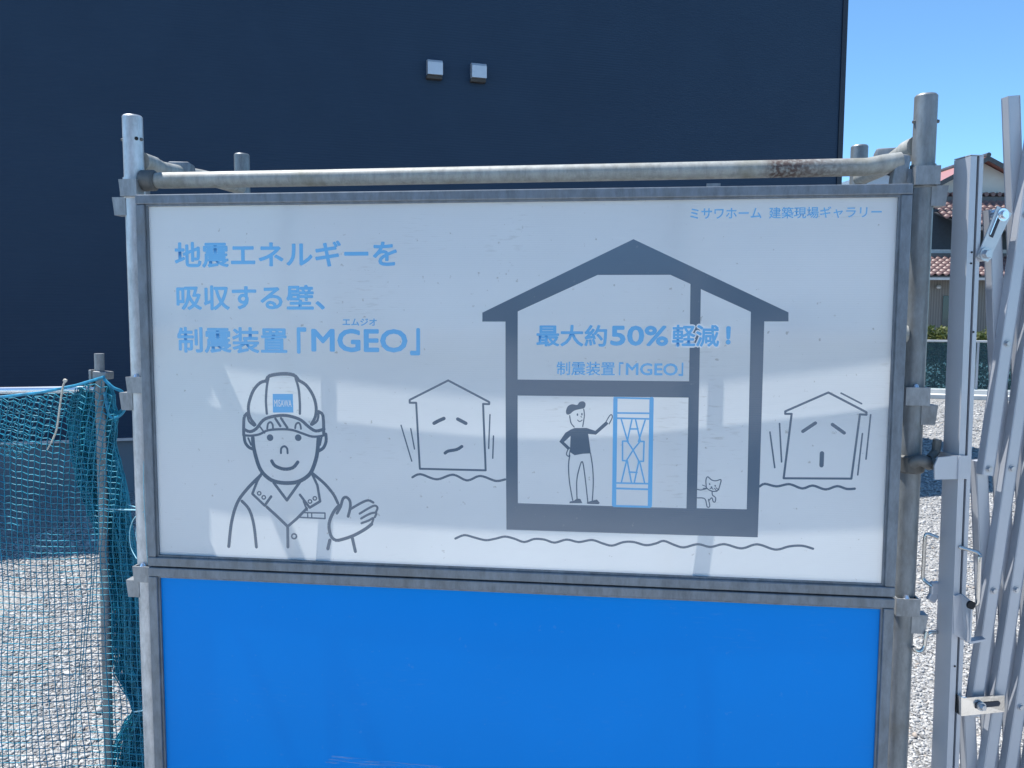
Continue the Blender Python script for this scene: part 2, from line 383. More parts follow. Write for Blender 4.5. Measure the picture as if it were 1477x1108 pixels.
MT['foundation'] = plain('foundation_render', (0.16, 0.19, 0.22), rough=0.9, var=0.08, scale=2.5, bump=0.1, bscale=150)
MT['flash'] = plain('grey_flashing', (0.42, 0.44, 0.47), rough=0.4, metal=0.3)
MT['hood'] = plain('silver_vent_hood', (0.55, 0.57, 0.60), rough=0.35, metal=0.4, var=0.04)
MT['hood_dark'] = plain('vent_louvre', (0.05, 0.045, 0.04), rough=0.7)
bld = thing('house', 'tall windowless house with dark navy siding behind the signboard', 'house', BP0)
bbox(MB(), BL, corner_s, 0, BDEP, ZF, BH - 0.0).build('wall', MT['siding'], bld)
bbox(MB(), BL + 0.02, corner_s - 0.02, 0.03, BDEP - 0.03, 0, ZF - 0.004).build('foundation', MT['foundation'], bld)
bbox(MB(), BL, corner_s, -0.018, -0.002, ZF - 0.012, ZF + 0.012).build('base_flashing', MT['flash'], bld)
bbox(MB(), BL - 0.05, corner_s + 0.06, -0.06, BDEP + 0.06, BH, BH + 0.14).build('roof_edge', MT['navy_trim'], bld)
bbox(MB(), corner_s - 0.05, corner_s + 0.012, -0.012, -0.002, ZF + 0.02, BH - 0.002).build('corner_trim', MT['navy_trim'], bld)
for (px, py) in ((625.9, 99.5), (688.9, 104.3)):
    P = bw(px, py); s0 = (P - BP0).dot(BD); z0 = P.z; h = 0.07
    mb = MB(); prof = [(0, z0 + h), (-0.055, z0 + h - 0.006), (-0.075, z0 + h - 0.03), (-0.078, z0 - h), (0, z0 - h)]
    mb.prism([bpt(s0 - h, d, z) for d, z in prof], BD * (2 * h))
    hood = mb.build('vent_hood', MT['hood'], bld)
    bbox(MB(), s0 - h - 0.008, s0 + h - 0.002, -0.06, -0.004, z0 - h - 0.036, z0 - h - 0.001, 0.006).build('louvre', MT['hood_dark'], hood)

# ================================================================== SIGN PANELS
W, H, ZT = 1.72, 0.859, 1.81
FB = 0.0225                                   # visible width of the frame bars
BOW = 0.013
def bow_mesh(me, off, zt, cut=True):
    """the plastic sheet bellies a little towards the street; print on it follows"""
    bm = bmesh.new(); bm.from_mesh(me)
    for i in range(1, 36 if cut else 0):
        bmesh.ops.bisect_plane(bm, geom=bm.verts[:] + bm.edges[:] + bm.faces[:], plane_co=(i * 0.049 - off.x, 0, 0), plane_no=(1, 0, 0), dist=1e-6)
    for i in range(1, 18 if cut else 0):
        bmesh.ops.bisect_plane(bm, geom=bm.verts[:] + bm.edges[:] + bm.faces[:], plane_co=(0, 0, zt - i * 0.049 - off.z), plane_no=(0, 0, 1), dist=1e-6)
    for v in bm.verts:
        u = (v.co.x + off.x - W / 2) / (W / 2); q = (v.co.z + off.z - zt + H / 2) / (H / 2)
        v.co.y -= BOW * max(0, 1 - u * u) * max(0, 1 - q * q) + 0.0015 * math.sin(u * 5 + 1) * max(0, 1 - q * q) * max(0, 1 - u * u)
    for f in bm.faces: f.smooth = True
    bm.to_mesh(me); bm.free()
def panel(name, label, zt, sheet_mat):
    t = thing(name, label, 'sign panel' if 'white' in label else 'panel', (W / 2, 0.0, zt - H - FB))
    zb = zt - H
    for z0, z1 in ((zt, zt + FB), (zb - FB, zb)):
        MB().span((-FB, -0.013, z0), (W + FB, 0.016, z1), 0.0025).build('frame_rail', MT['frame'], t)
    for x0, x1 in ((-FB, 0.0), (W, W + FB)):
        MB().span((x0, -0.0125, zb + 0.0005), (x1, 0.016, zt - 0.0005), 0.0025).build('frame_stile', MT['frame'], t)
    lip = MB(); q = 0.0045
    lip.span((0, -0.0065, zt - q), (W, 0.01, zt)); lip.span((0, -0.0065, zb), (W, 0.01, zb + q))
    lip.span((0, -0.006, zb + q), (q, 0.01, zt - q)); lip.span((W - q, -0.006, zb + q), (W, 0.01, zt - q))
    lip.build('sheet_bead', MT['frame'], t)
    mb = MB(); mb.face([(0.001, 0.0, zb + 0.001), (W - 0.001, 0.0, zb + 0.001), (W - 0.001, 0.0, zt - 0.001), (0.001, 0.0, zt - 0.001)])
    o = mb.build('sheet', sheet_mat, t); bow_mesh(o.data, tot(t), zt)
    for xs in (0.365, 1.262):
        MB().tube([(xs, 0.021, zb - FB + 0.002), (xs, 0.021, zt + FB - 0.002)], 0.0065, 12).build('stiffener', MT['galv'], t, smooth=True)
    return t
sign = panel('sign_panel', 'white corrugated plastic sign with grey house drawing and blue Japanese lettering', ZT, MT['white'])
PH = H + 2 * FB + 0.0035
blue = panel('blue_panel', 'plain bright blue panel in steel frame hung under the white sign', ZT - PH, MT['blue'])

# ---------- printing: every piece given in photo pixels, laid on the plane of the sheet
LAYER = [0]
def flat(px, py):
    p = hy(px, py, 0.0); return p.x, p.z
def crop(x0, y0, s): return lambda p: (x0 + p[0] / s, y0 + p[1] / s)
c1 = crop(230, 320, 3.6024); c2 = crop(310, 530, 3.9577); c3 = crop(570, 330, 3.4349); c4 = crop(570, 520, 3.4349)
c5 = crop(860, 280, 3.2109); c6 = crop(960, 520, 3.2583)
PXM = 1.72 / 1086.0            # metres per photo pixel on the sheet, near enough for stroke widths
def print_mesh(name, splines, mat, parent, depth=0.0006):
    """filled 2D outlines (holes by winding) -> one flat printed mesh just proud of the sheet"""
    cu = bpy.data.curves.new(name, 'CURVE'); cu.dimensions = '2D'; cu.fill_mode = 'BOTH'
    for pts in splines:
        sp = cu.splines.new('POLY'); sp.points.add(len(pts) - 1); sp.use_cyclic_u = True
        for q, (x, z) in zip(sp.points, pts): q.co = (x, z, 0, 1)
    return curve_to_print(cu, name, mat, parent, depth)
def curve_to_print(cu, name, mat, parent, depth=0.0006, fit=None, bold=0.0):
    o = bpy.data.objects.new('tmp', cu); COL.objects.link(o)
    me = bpy.data.meshes.new_from_object(o.evaluated_get(bpy.context.evaluated_depsgraph_get()))
    bpy.data.objects.remove(o); bpy.data.curves.remove(cu)
    co = np.zeros(len(me.vertices) * 3); me.vertices.foreach_get('co', co); co = co.reshape(-1, 3)
    X, Z = co[:, 0].copy(), co[:, 1].copy(); r = 0.0
    if fit:
        x0, x1, z0, z1 = fit
        r = bold * (x1 - x0) / (X.max() - X.min())
        X = x0 + r + (X - X.min()) / (X.max() - X.min()) * (x1 - x0 - 2 * r); Z = z0 + r + (Z - Z.min()) / (Z.max() - Z.min()) * (z1 - z0 - 2 * r)
    depth *= 0.36; off = tot(parent); polys = [tuple(p.vertices) for p in me.polygons]; n = len(X)
    shifts = [(0.0, 0.0)] + ([(r * math.cos(k * math.pi / 4), r * math.sin(k * math.pi / 4)) for k in range(8)] if r else [])
    V, F = [], []                      # heavier type: the glyphs laid over themselves, a hair apart in depth
    for k, (dx, dz) in enumerate(shifts):
        V += [(x + dx - off.x, -depth - k * 0.000008 - off.y, z + dz - off.z) for x, z in zip(X, Z)]
        F += [tuple(i + k * n for i in p) for p in polys]
    bpy.data.meshes.remove(me); me = bpy.data.meshes.new(name); me.from_pydata(V, [], F); me.update()
    bm = bmesh.new(); bm.from_mesh(me)
    for f in bm.faces:
        f.normal_update()
        if f.normal.y > 0: f.normal_flip()
    bm.to_mesh(me); bm.free()
    bow_mesh(me, off, ZT, cut=not fit)
    return link(name, me, mat, parent)
def strokes(name, lines, mat, parent, depth=0.0006):
    """lines: (points in photo pixels, width in photo pixels, smooth, closed)"""
    bm = bmesh.new()
    off = tot(parent); depth *= 0.36
    n = 0
    for pts, wd, sm, closed in lines:
        n += 1
        P = [Vector((*flat(*p), 0)) for p in pts]
        if closed: P = P + [P[0]]
        if sm and len(P) > 2: P = smoothline(P, 6)
        h = wd * PXM / 2; yy = -depth - n * 0.000004
        for a, b in zip(P[:-1], P[1:]):
            t = b - a
            if t.length < 1e-7: continue
            t.normalize(); q = Vector((-t.y, t.x, 0)) * h
            bm.faces.new([bm.verts.new((v.x, yy, v.y)) for v in (a - q, b - q, b + q, a + q)])
        for k, p in enumerate(P):      # round joints and caps
            if sm and 0 < k < len(P) - 1 and k % 2: continue
            yy2 = yy - 0.000002 - (k % 5) * 0.0000004
            bm.faces.new([bm.verts.new((p.x + h * math.cos(i * math.pi / 5), yy2, p.y + h * math.sin(i * math.pi / 5))) for i in range(10)])
    for v in bm.verts: v.co -= off
    for f in bm.faces:
        f.normal_update()
        if f.normal.y > 0: f.normal_flip()
    me = bpy.data.meshes.new(name); bm.to_mesh(me); bm.free(); bow_mesh(me, off, ZT)
    return link(name, me, mat, parent)
def L(cf, w_, *pts, sm=True, closed=False, scale=1.0): return ([cf(p) for p in pts], w_, sm, closed)
def dot(cf, p, r):
    x, y = cf(p); X, Z = flat(x, y); r *= PXM
    return [(X + r * math.cos(i * math.pi / 10), Z + r * math.sin(i * math.pi / 10)) for i in range(20)]
def fill(cf, *pts, sm=False):
    P = [Vector((*cf(p), 0)) for p in pts]
    if sm:
        P = P + [P[0]]; P = smoothline(P, 4)[:-1]
    return [flat(p.x, p.y) for p in P]
def lettering(body, cf, box, bold, mat, parent=None, name='lettering', depth=0.0009, grow=0.0):
    cu = bpy.data.curves.new(name, 'FONT'); cu.body = body; cu.resolution_u = 3; cu.fill_mode = 'FRONT'
    x0, y0 = cf(box[:2]); x1, y1 = cf(box[2:])
    ym = (y0 + y1) / 2
    X0, X1 = flat(x0, ym)[0], flat(x1, ym)[0]
    xm = (x0 + x1) / 2
    Z1, Z0 = flat(xm, y0)[1], flat(xm, y1)[1]
    return curve_to_print(cu, name, mat, parent or sign, depth, (X0 - grow, X1 + grow, Z0 - grow, Z1 + grow), bold)

BI, GI = MT['blue_ink'], MT['grey_ink']
B1 = 0.023
lettering('地震エネルギーを', c1, (80, 100, 1238, 238), B1, BI)
lettering('吸収する壁、', c1, (90, 328, 865, 460), B1, BI)
lettering('制震装置', c1, (95, 547, 670, 683), B1, BI)
lettering('「', c1, (720, 548, 770, 685), 0.03, BI)
lettering('MGEO', c1, (795, 556, 1295, 677), 0.024, BI)
lettering('」', c1, (1308, 552, 1360, 693), 0.03, BI)
lettering('エムジオ', c1, (957, 502, 1135, 540), 0.02, BI)
lettering('ミサワホーム', c5, (435, 65, 765, 115), 0.013, BI)
lettering('建築現場ギャラリー', c5, (800, 58, 1322, 112), 0.011, BI)
lettering('最大約', c3, (702, 476, 1050, 583), B1, BI)
lettering('50%', c3, (1066, 480, 1352, 580), 0.024, BI)
lettering('軽減', c5, (350, 605, 568, 707), B1, BI, depth=0.0013)
lettering('軽減', c5, (350, 605, 568, 707), B1 + 0.05, MT['white_ink'], depth=0.0010, name='lettering_outline', grow=0.0035)
lettering('！', c5, (598, 612, 621, 697), 0.03, BI)
lettering('制震装置', c3, (802, 657, 1088, 725), 0.012, BI)
lettering('「', c3, (1108, 660, 1130, 725), 0.02, BI)
lettering('MGEO', c3, (1142, 665, 1398, 725), 0.018, BI)
lettering('」', c3, (1402, 662, 1425, 728), 0.02, BI)

full = lambda p: p
house_print = [
    fill(full, (913.5, 345.4), (1136.6, 450.7), (1136.6, 463.7), (1101.7, 463.7), (1092.6, 774.7), (731, 763.1), (730.1, 463.9), (696.9, 463.9), (696.9, 451.1)),
    fill(full, (747.6, 449.4), (862, 397), (966.5, 396.7), (995.5, 409.9), (993.3, 549.7), (747.6, 546.9)),
    fill(full, (747.6, 569.8), (992.4, 573), (989.8, 732.5), (747.6, 724.7)),
    fill(full, (1010.4, 417.3), (1082.4, 450), (1076.6, 734.2), (1004.5, 732.4))]
print_mesh('printed_house', house_print, GI, sign, 0.0006)
strokes('printed_ground_wave', [
    (smoothline([Vector((*c4(p), 0)) for p in ((300, 880), (345, 863), (395, 875), (450, 888), (500, 880), (545, 870), (590, 880), (640, 897), (690, 882), (740, 885), (790, 900), (850, 885), (910, 897), (975, 887), (1030, 905), (1075, 915), (1130, 898), (1180, 897), (1240, 913), (1290, 905), (1330, 892))], 1) and
     [c4(p) for p in ((300, 880), (345, 863), (395, 875), (450, 888), (500, 880), (545, 870), (590, 880), (640, 897), (690, 882), (740, 885), (790, 900), (850, 885), (910, 897), (975, 887), (1030, 905), (1075, 915), (1130, 898), (1180, 897), (1240, 913), (1290, 905), (1330, 892))]
     + [c6(p) for p in ((40, 865), (85, 877), (150, 862), (210, 875), (275, 862), (355, 882), (430, 863), (515, 888), (580, 873), (640, 870), (692, 884))], 3.4, True, False)], GI, sign)
strokes('printed_ground_wave', [L(c4, 3.4, (90, 575), (130, 560), (210, 585), (290, 562), (360, 590), (425, 568), (500, 592), (548, 585))], GI, sign)
strokes('printed_ground_wave', [L(c6, 3.4, (440, 590), (465, 578), (520, 590), (580, 580), (640, 600), (690, 587), (750, 605), (805, 590), (850, 603), (888, 602))], GI, sign)
tag(strokes('printed_small_house', [
    L(c4, 3.0, (110, 207), (78, 207), (78, 193), (268, 97), (470, 203), (470, 213), (440, 212), (452, 540), (127, 533), sm=False, closed=True),
    L(c4, 5.2, (198, 308), (220, 296), (247, 284)), L(c4, 5.2, (315, 287), (355, 308)), L(c4, 4.6, (252, 455), (268, 445), (310, 437), (335, 422)),
    L(c4, 2.0, (35, 318), (87, 495)), L(c4, 2.0, (83, 335), (101, 435)), L(c4, 2.0, (474, 265), (467, 432)), L(c4, 2.0, (491, 370), (487, 480))], GI, sign),
    'small shaking house drawing with crooked mouth')
tag(strokes('printed_small_house', [
    L(c6, 3.0, (590, 250), (560, 250), (560, 238), (763, 150), (943, 243), (943, 255), (912, 253), (872, 555), (553, 552), sm=False, closed=True),
    L(c6, 4.8, (643, 332), (702, 293)), L(c6, 4.8, (782, 300), (838, 340)), L(c6, 6.0, (733, 435), (731, 492)),
    L(c6, 2.2, (488, 335), (511, 502)), L(c6, 2.2, (533, 295), (543, 475)), L(c6, 2.2, (963, 255), (941, 463)), L(c6, 2.2, (924, 343), (902, 537)), L(c6, 2.2, (823, 153), (920, 203))], GI, sign),
    'small shaking house drawing with open mouth')
w4, w5, w3 = 4.8, 6.0, 3.6
strokes('printed_worker', [
    L(c2, w4, (305, 75), (265, 87), (228, 128), (205, 185), (197, 235), (207, 285), (235, 325)),
    L(c2, 5.4, (300, 78), (318, 48), (390, 36), (455, 42), (482, 68)),
    L(c2, w4, (480, 70), (528, 100), (568, 160), (585, 225), (580, 280), (558, 322)),
    L(c2, 3.8, (312, 62), (303, 110), (298, 190), (303, 262)), L(c2, 3.8, (468, 62), (485, 120), (492, 200), (492, 262)),
    L(c2, w4, (170, 350), (205, 365), (242, 348), (282, 300), (330, 280), (395, 272), (450, 280), (500, 300), (540, 335), (582, 360), (630, 350)),
    L(c2, 3.6, (168, 385), (210, 388), (260, 380), (310, 357), (390, 351), (450, 356), (510, 376), (560, 392), (610, 390), (640, 380)),
    L(c2, w4, (170, 385), (172, 290), (188, 262)), L(c2, 3.2, (190, 262), (200, 305), (230, 332)),
    L(c2, w4, (600, 250), (624, 275), (628, 375)), L(c2, 3.6, (600, 250), (592, 300), (562, 325)),
    L(c2, w4, (172, 385), (178, 425), (198, 453), (222, 464)), L(c2, 3.0, (196, 402), (212, 440)),
    L(c2, w4, (640, 378), (641, 420), (625, 457), (595, 476)), L(c2, 3.0, (616, 395), (606, 440)),
    L(c2, 2.6, (262, 335), (290, 372)), L(c2, 3.0, (305, 348), (310, 320), (325, 311), (336, 325), (338, 345)),
    L(c2, 3.0, (465, 345), (470, 322), (485, 314), (495, 328), (498, 348)), L(c2, 3.8, (352, 290), (380, 333)), L(c2, 3.8, (384, 288), (420, 342)),
    L(c2, w5, (222, 400), (230, 470), (262, 575), (310, 630), (360, 652), (420, 658), (480, 650), (530, 622), (560, 585), (588, 500), (598, 400)),
    L(c2, 3.2, (383, 487), (385, 460), (402, 448), (418, 460), (421, 487)), L(c2, 5.2, (330, 532), (350, 560), (400, 578), (450, 570), (479, 538)),
    L(c2, 4.4, (340, 655), (415, 756), (490, 652), sm=False), L(c2, 4.0, (270, 605), (245, 650), (218, 720), (288, 787), (325, 735), sm=False),
    L(c2, 4.0, (560, 605), (590, 670), (605, 762), (545, 798), (490, 725), sm=False), L(c2, 3.0, (510, 762), (530, 812)),
    L(c2, 4.6, (300, 795), (360, 850), (418, 907), (418, 1025), sm=False), L(c2, 4.2, (528, 803), (470, 862), (420, 905), sm=False),
    L(c2, 2.2, (510, 827), (632, 829), (632, 861), (484, 854), sm=False, closed=True), L(c2, 2.0, (533, 828), (533, 857)), L(c2, 2.0, (556, 828), (556, 858)),
    L(c2, 5.0, (265, 615), (190, 690), (132, 770), (98, 880), (80, 1022)), L(c2, 4.8, (158, 762), (200, 812), (225, 900), (238, 1025)),
    L(c2, 4.6, (560, 600), (630, 660), (680, 720), (706, 772)),
    L(c2, 5.0, (712, 785), (680, 825), (655, 890), (663, 955), (692, 985), (740, 977), (800, 955), (862, 920), (898, 892)),
    L(c2, 4.4, (700, 830), (722, 790), (735, 748), (755, 738), (775, 760), (776, 800), (764, 848)),
    L(c2, 3.8, (778, 806), (840, 770), (880, 756), (908, 768)), L(c2, 3.4, (830, 832), (880, 802), (915, 786), (932, 797), (924, 822)),
    L(c2, 3.4, (838, 860), (890, 832), (925, 828), (916, 852)), L(c2, 3.4, (840, 887), (880, 872), (908, 858), (896, 895)),
    L(c2, 5.0, (658, 985), (646, 1035)), L(c2, 5.0, (785, 965), (803, 1050))]
    + [(lambda q: ([(q[0] + r * math.cos(i * math.pi / 5), q[1] + r * math.sin(i * math.pi / 5)) for i in range(10)], wd, False, True))(c2(p)) for p, r, wd in
       (((257, 717), 2.6, 1.9), ((283, 740), 2.6, 1.9), ((547, 763), 2.6, 1.9), ((575, 745), 2.6, 1.9), ((454, 963), 3.6, 2.4))], GI, sign, 0.0007)
print_mesh('printed_eye', [dot(c2, (321, 399), 5.2)], GI, sign, 0.0008); print_mesh('printed_eye', [dot(c2, (482, 399), 5.2)], GI, sign, 0.0008)
print_mesh('printed_badge', [fill(c2, (337, 150), (452, 150), (455, 256), (338, 256))], BI, sign, 0.0009)
lettering('MISAWA', c2, (345, 183, 445, 223), 0.012, MT['white_ink'], depth=0.0014)
print_mesh('printed_cap', [
    fill(c4, (847, 248), (856, 225), (876, 214), (903, 217), (913, 204), (933, 200), (944, 212), (938, 232), (915, 238), (887, 246), (866, 263), (851, 263), sm=True)], GI, sign, 0.0008)
print_mesh('printed_visitor', [
    fill(c4, (872, 338), (890, 331), (950, 331), (992, 345), (1045, 297), (1057, 310), (995, 364), (957, 360), (965, 420), (970, 456), (930, 458), (890, 465), (868, 450), (866, 432), (858, 440), (815, 398), (845, 354)),
    fill(c4, (838, 400), (868, 428), (870, 370)),
    ], GI, sign, 0.0008)
for sh in (fill(c4, (865, 695), (888, 690), (900, 680), (918, 682), (928, 703), (865, 703)), fill(c4, (950, 698), (980, 690), (1000, 685), (1014, 702), (1008, 708), (952, 706))): print_mesh('printed_shoe', [sh], GI, sign, 0.0008)
strokes('printed_face', [
    L(c4, 1.6, (866, 270), (872, 305), (888, 326)), L(c4, 1.6, (935, 238), (938, 270), (930, 324)), L(c4, 1.4, (905, 292), (915, 299), (927, 292)),
    L(c4, 2.0, (904, 262), (904, 268), sm=False), L(c4, 2.0, (926, 260), (926, 266), sm=False), L(c4, 1.2, (921, 274), (926, 278), sm=False)], GI, sign, 0.0009)
for st_ in (L(c4, 1.5, (1045, 300), (1062, 271), (1072, 266), (1075, 280), (1060, 311)), L(c4, 1.5, (858, 434), (850, 460), (862, 470), (868, 440))): strokes('printed_hand', [st_], GI, sign, 0.0009)
for st_ in (L(c4, 1.7, (866, 465), (860, 520), (865, 600), (880, 688)), L(c4, 1.7, (902, 688), (900, 600), (910, 540), (928, 497), (942, 580), (955, 700)), L(c4, 1.7, (968, 455), (978, 520), (982, 600), (977, 690))): strokes('printed_leg', [st_], GI, sign, 0.0009)
BW = 2.2
strokes('printed_brace', [
    L(c4, 6.0, (1091, 188), (1084, 712)), L(c4, 6.0, (1269, 188), (1261, 716)),
    L(c4, 2.4, (1085, 182), (1275, 187)), L(c4, 3.0, (1085, 717), (1262, 722)),
    L(c4, 2.4, (1100, 257), (1260, 259)), L(c4, 2.4, (1100, 283), (1258, 287)), L(c4, 2.4, (1097, 603), (1255, 607)), L(c4, 2.6, (1097, 630), (1253, 635)),
    L(c4, BW, (1120, 290), (1150, 393)), L(c4, BW, (1238, 290), (1206, 393)), L(c4, BW, (1172, 290), (1150, 393)), L(c4, BW, (1190, 290), (1213, 393)), L(c4, BW, (1163, 336), (1202, 336)),
    L(c4, BW, (1154, 396), (1126, 396), (1126, 492), (1150, 494), sm=False), L(c4, BW, (1204, 398), (1232, 398), (1229, 496), (1204, 496), sm=False),
    L(c4, BW, (1150, 398), (1178, 440), (1206, 494), sm=False), L(c4, BW, (1212, 398), (1178, 440), (1145, 493), sm=False),
    L(c4, BW, (1145, 496), (1120, 602)), L(c4, BW, (1150, 496), (1170, 602)), L(c4, BW, (1206, 496), (1184, 602)), L(c4, BW, (1210, 496), (1235, 604)), L(c4, BW, (1158, 549), (1197, 551))], BI, sign, 0.0008)
strokes('printed_cat', [
    L(c6, 1.5, (190, 595), (188, 560), (196, 544), (215, 559), (235, 563), (258, 558), (254, 582), (245, 606), (225, 613), (203, 606), closed=True),
    L(c6, 1.8, (205, 577), (206, 580), sm=False), L(c6, 1.8, (231, 585), (232, 588), sm=False), L(c6, 1.8, (213, 592), (216, 593), sm=False),
    L(c6, 1.2, (172, 583), (190, 590)), L(c6, 1.2, (175, 598), (192, 598)), L(c6, 1.2, (228, 598), (240, 613)), L(c6, 1.2, (235, 596), (249, 606)), L(c6, 1.2, (207, 600), (214, 597), (222, 603)),
    L(c6, 1.5, (147, 603), (165, 606), (190, 600)), L(c6, 1.5, (147, 643), (183, 648), (194, 685), (206, 682), (200, 650)),
    L(c6, 1.5, (217, 612), (219, 630), (233, 642), (231, 662), (222, 660), (216, 643), (203, 655))], GI, sign, 0.0008)
# worn pale scrape near the foot of the blue sheet
p0, p1 = hy(470, 1086), hy(700, 1108)
o = MB().face([(p0.x, -0.0008, p1.z - 0.01), (p1.x, -0.0008, p1.z - 0.012), (p1.x - 0.05, -0.0008, p0.z - 0.008), (p0.x + 0.02, -0.0008, p0.z)]).build('scrape', MT['scuff'], blue)
bow_mesh(o.data, tot(blue), ZT - PH)

# ================================================================== SCAFFOLD FRAME
YP = 0.045; XL, XR = -0.057, 1.781; RT = 0.0236; YB = YP + 0.57
sc = thing('scaffold', 'galvanised tube scaffold frame carrying the white sign and blue panel', 'scaffold', ((XL + XR) / 2, YP + 0.28, 0))
def post(x, y, ztop, mat='galv_post'):
    mb = MB()
    zs = [0.0, ztop - 0.004, ztop]; mb.tube([(x, y, z) for z in zs], [RT, RT, RT - 0.003], 28)
    p = mb.build('post', MT[mat], sc, smooth=True)
    MB().tube([(x, y, ztop - 0.152), (x, y, ztop - 0.150), (x, y, 1.832), (x, y, 1.83)], [RT + 0.0005, RT + 0.0028, RT + 0.0028, RT + 0.0005], 28).build('collar', MT[mat], p, smooth=True)
    MB().tube([(x, y, 0.0), (x, y, 0.006)], 0.06, 20).build('base_plate', MT['galv'], p)
    for sx in (-1, 1):
        MB().tube([(x + sx * (RT - 0.001), y - 0.004, ztop - 0.058), (x + sx * (RT + 0.004), y - 0.0045, ztop - 0.058)], [0.0045, 0.0032], 10).build('lock_pin', MT['cast'], p, smooth=True)
    return p
zL = hy(192, 167, YP).z; zR = hy(1332, 137, YP).z
post(XL, YP, zL, 'galv_pale'); post(XR, YP, zR); post(-0.045, YB, 2.052); post(1.812, YB, 2.04)
# drilled hole in the left post
hx = hy(205, 197, YP - 0.014)
MB().tube([(XL + 0.0175, YP - 0.0150, zL - 0.058), (XL + 0.0190, YP - 0.0163, zL - 0.058)], 0.0045, 12).build('pin_hole', MT['hole'], sc)
# front hand rail, squashed at its ends
ra, rb = hy(240, 263, YP), hy(1296, 241, YP)
rz = 1.8745
mb = MB(); mb.tube([(XL + 0.05, YP, rz), (XL + 0.075, YP, rz), (0.4, YP, rz), (1.2, YP, rz + 0.002), (1.66, YP, rz + 0.004), (1.70, YP, rz + 0.010), (1.735, YP, rz + 0.016)], [0.0185, 0.0195, 0.0195, 0.0195, 0.0195, 0.021, 0.019], 24)
rail = mb.build('rail', MT['galv_dirty'], sc, smooth=True)
MB().tube([(XL + 0.018, YP - 0.002, rz), (XL + 0.024, YP - 0.002, rz), (XL + 0.052, YP - 0.002, rz), (XL + 0.058, YP - 0.002, rz)], [0.019, 0.0255, 0.0255, 0.020], 20).build('rail_socket', MT['cast'], sc, smooth=True)
mb = MB(); mb.box((1.732, YP, rz - 0.008), (0.034, 0.03, 0.074), Matrix.Rotation(RAD(6), 3, 'Y'), 0.008); mb.box((1.749, YP, rz - 0.028), (0.02, 0.024, 0.05), None, 0.004)
mb.build('rail_socket', MT['galv'], sc, smooth=True)
for sx in (0, 1):
    # side rails running back, with their wedge clamps
    x0, x1 = ((XL, -0.045), (XR, 1.812))[sx]; q = 1 if sx == 0 else -1
    P = smoothline([(x0 + q * 0.006, YP + 0.024, 1.925), (x0 + q * 0.015, YP + 0.075, 1.921), (x0 + q * 0.010, YP + 0.13, 1.922), (x1, YB - 0.2, 1.940), (x1, YB - 0.02, 1.945)], 5)
    MB().tube(P, [0.024] * 5 + [0.021] * (len(P) - 5), 18).build('side_rail', MT['galv_dirty'], sc, smooth=True)
    MB().box((x0 + q * 0.008, YP + 0.21, 1.930), (0.058, 0.06, 0.052), Matrix.Rotation(RAD(12 * q), 3, 'Z'), 0.006).build('side_clamp', MT['galv'], sc, smooth=True)
    # lower ladder rungs between front and back post
    for z in (1.40, 0.55, 0.16):
        MB().tube([(x0, YP + 0.02, z), (x1, YB - 0.02, z)], 0.017, 14).build('rung', MT['galv_post'], sc, smooth=True)
MB().tube([(XL + 0.02, YP, 1.512), (XR - 0.02, YP, 1.512)], 0.021, 18).build('rail', MT['galv_dirty'], sc, smooth=True)
MB().tube([(-0.045, YB, 1.885), (1.812, YB, 1.88)], 0.0195, 16).build('rail', MT['galv_dirty'], sc, smooth=True)
p = hy(1029, 266, 0.02)
MB().span((p.x - 0.015, 0.016, ZT + FB - 0.002), (p.x + 0.015, 0.020, ZT + FB + 0.011)).build('panel_hook', MT['galv'], sc)
# wedge pockets that hold the panels
for sx, xp in ((-1, XL), (1, XR)):
    for zc in (1.8535, 1.3750, 0.898):
        mb = MB(); cx_ = xp + sx * 0.0035
        x_in = xp - sx * 0.014 if sx < 0 else xp - 0.020
        xa, xb = (xp - 0.020, xp + 0.026) if sx < 0 else (xp - 0.027, xp + 0.024)
        # folded strap: front plate, two cheeks
        mb.prism([(xa - 0.0, YP - RT - 0.012, zc + 0.020), (xb, YP - RT - 0.012, zc + 0.020), (xb - sx * 0.0, YP - RT - 0.012, zc - 0.020), (xa + (0.004 if sx < 0 else 0), YP - RT - 0.012, zc - 0.020)], (0, 0.005, 0))
        mb.span((xa, YP - RT - 0.007, zc - 0.0195), (xa + 0.004, YP + RT, zc + 0.0195)); mb.span((xb - 0.004, YP - RT - 0.007, zc - 0.0195), (xb, YP + RT, zc + 0.0195))
        pk = mb.build('pocket', MT['galv'], sc)
        # the outward tongue below it
        xo = xp + sx * 0.012; xe = xp + sx * 0.047; zt2 = zc - 0.0205; zb2 = zc - 0.064
        MB().prism([(xo, YP - RT + 0.002, zt2), (xe, YP - RT + 0.002, zt2), (xe - sx * 0.005, YP - RT + 0.002, zb2), (xo, YP - RT + 0.002, zb2)], (0, 0.03, 0)).build('tongue', MT['galv'], pk)
        if zc < 1.8: MB().tube([(xp - sx * 0.004, YP - RT - 0.004, zc + 0.020), (xp - sx * 0.004, YP - RT - 0.004, zc + 0.027)], [0.007, 0.004], 10).build('pin', MT['zinc'], pk, smooth=True)

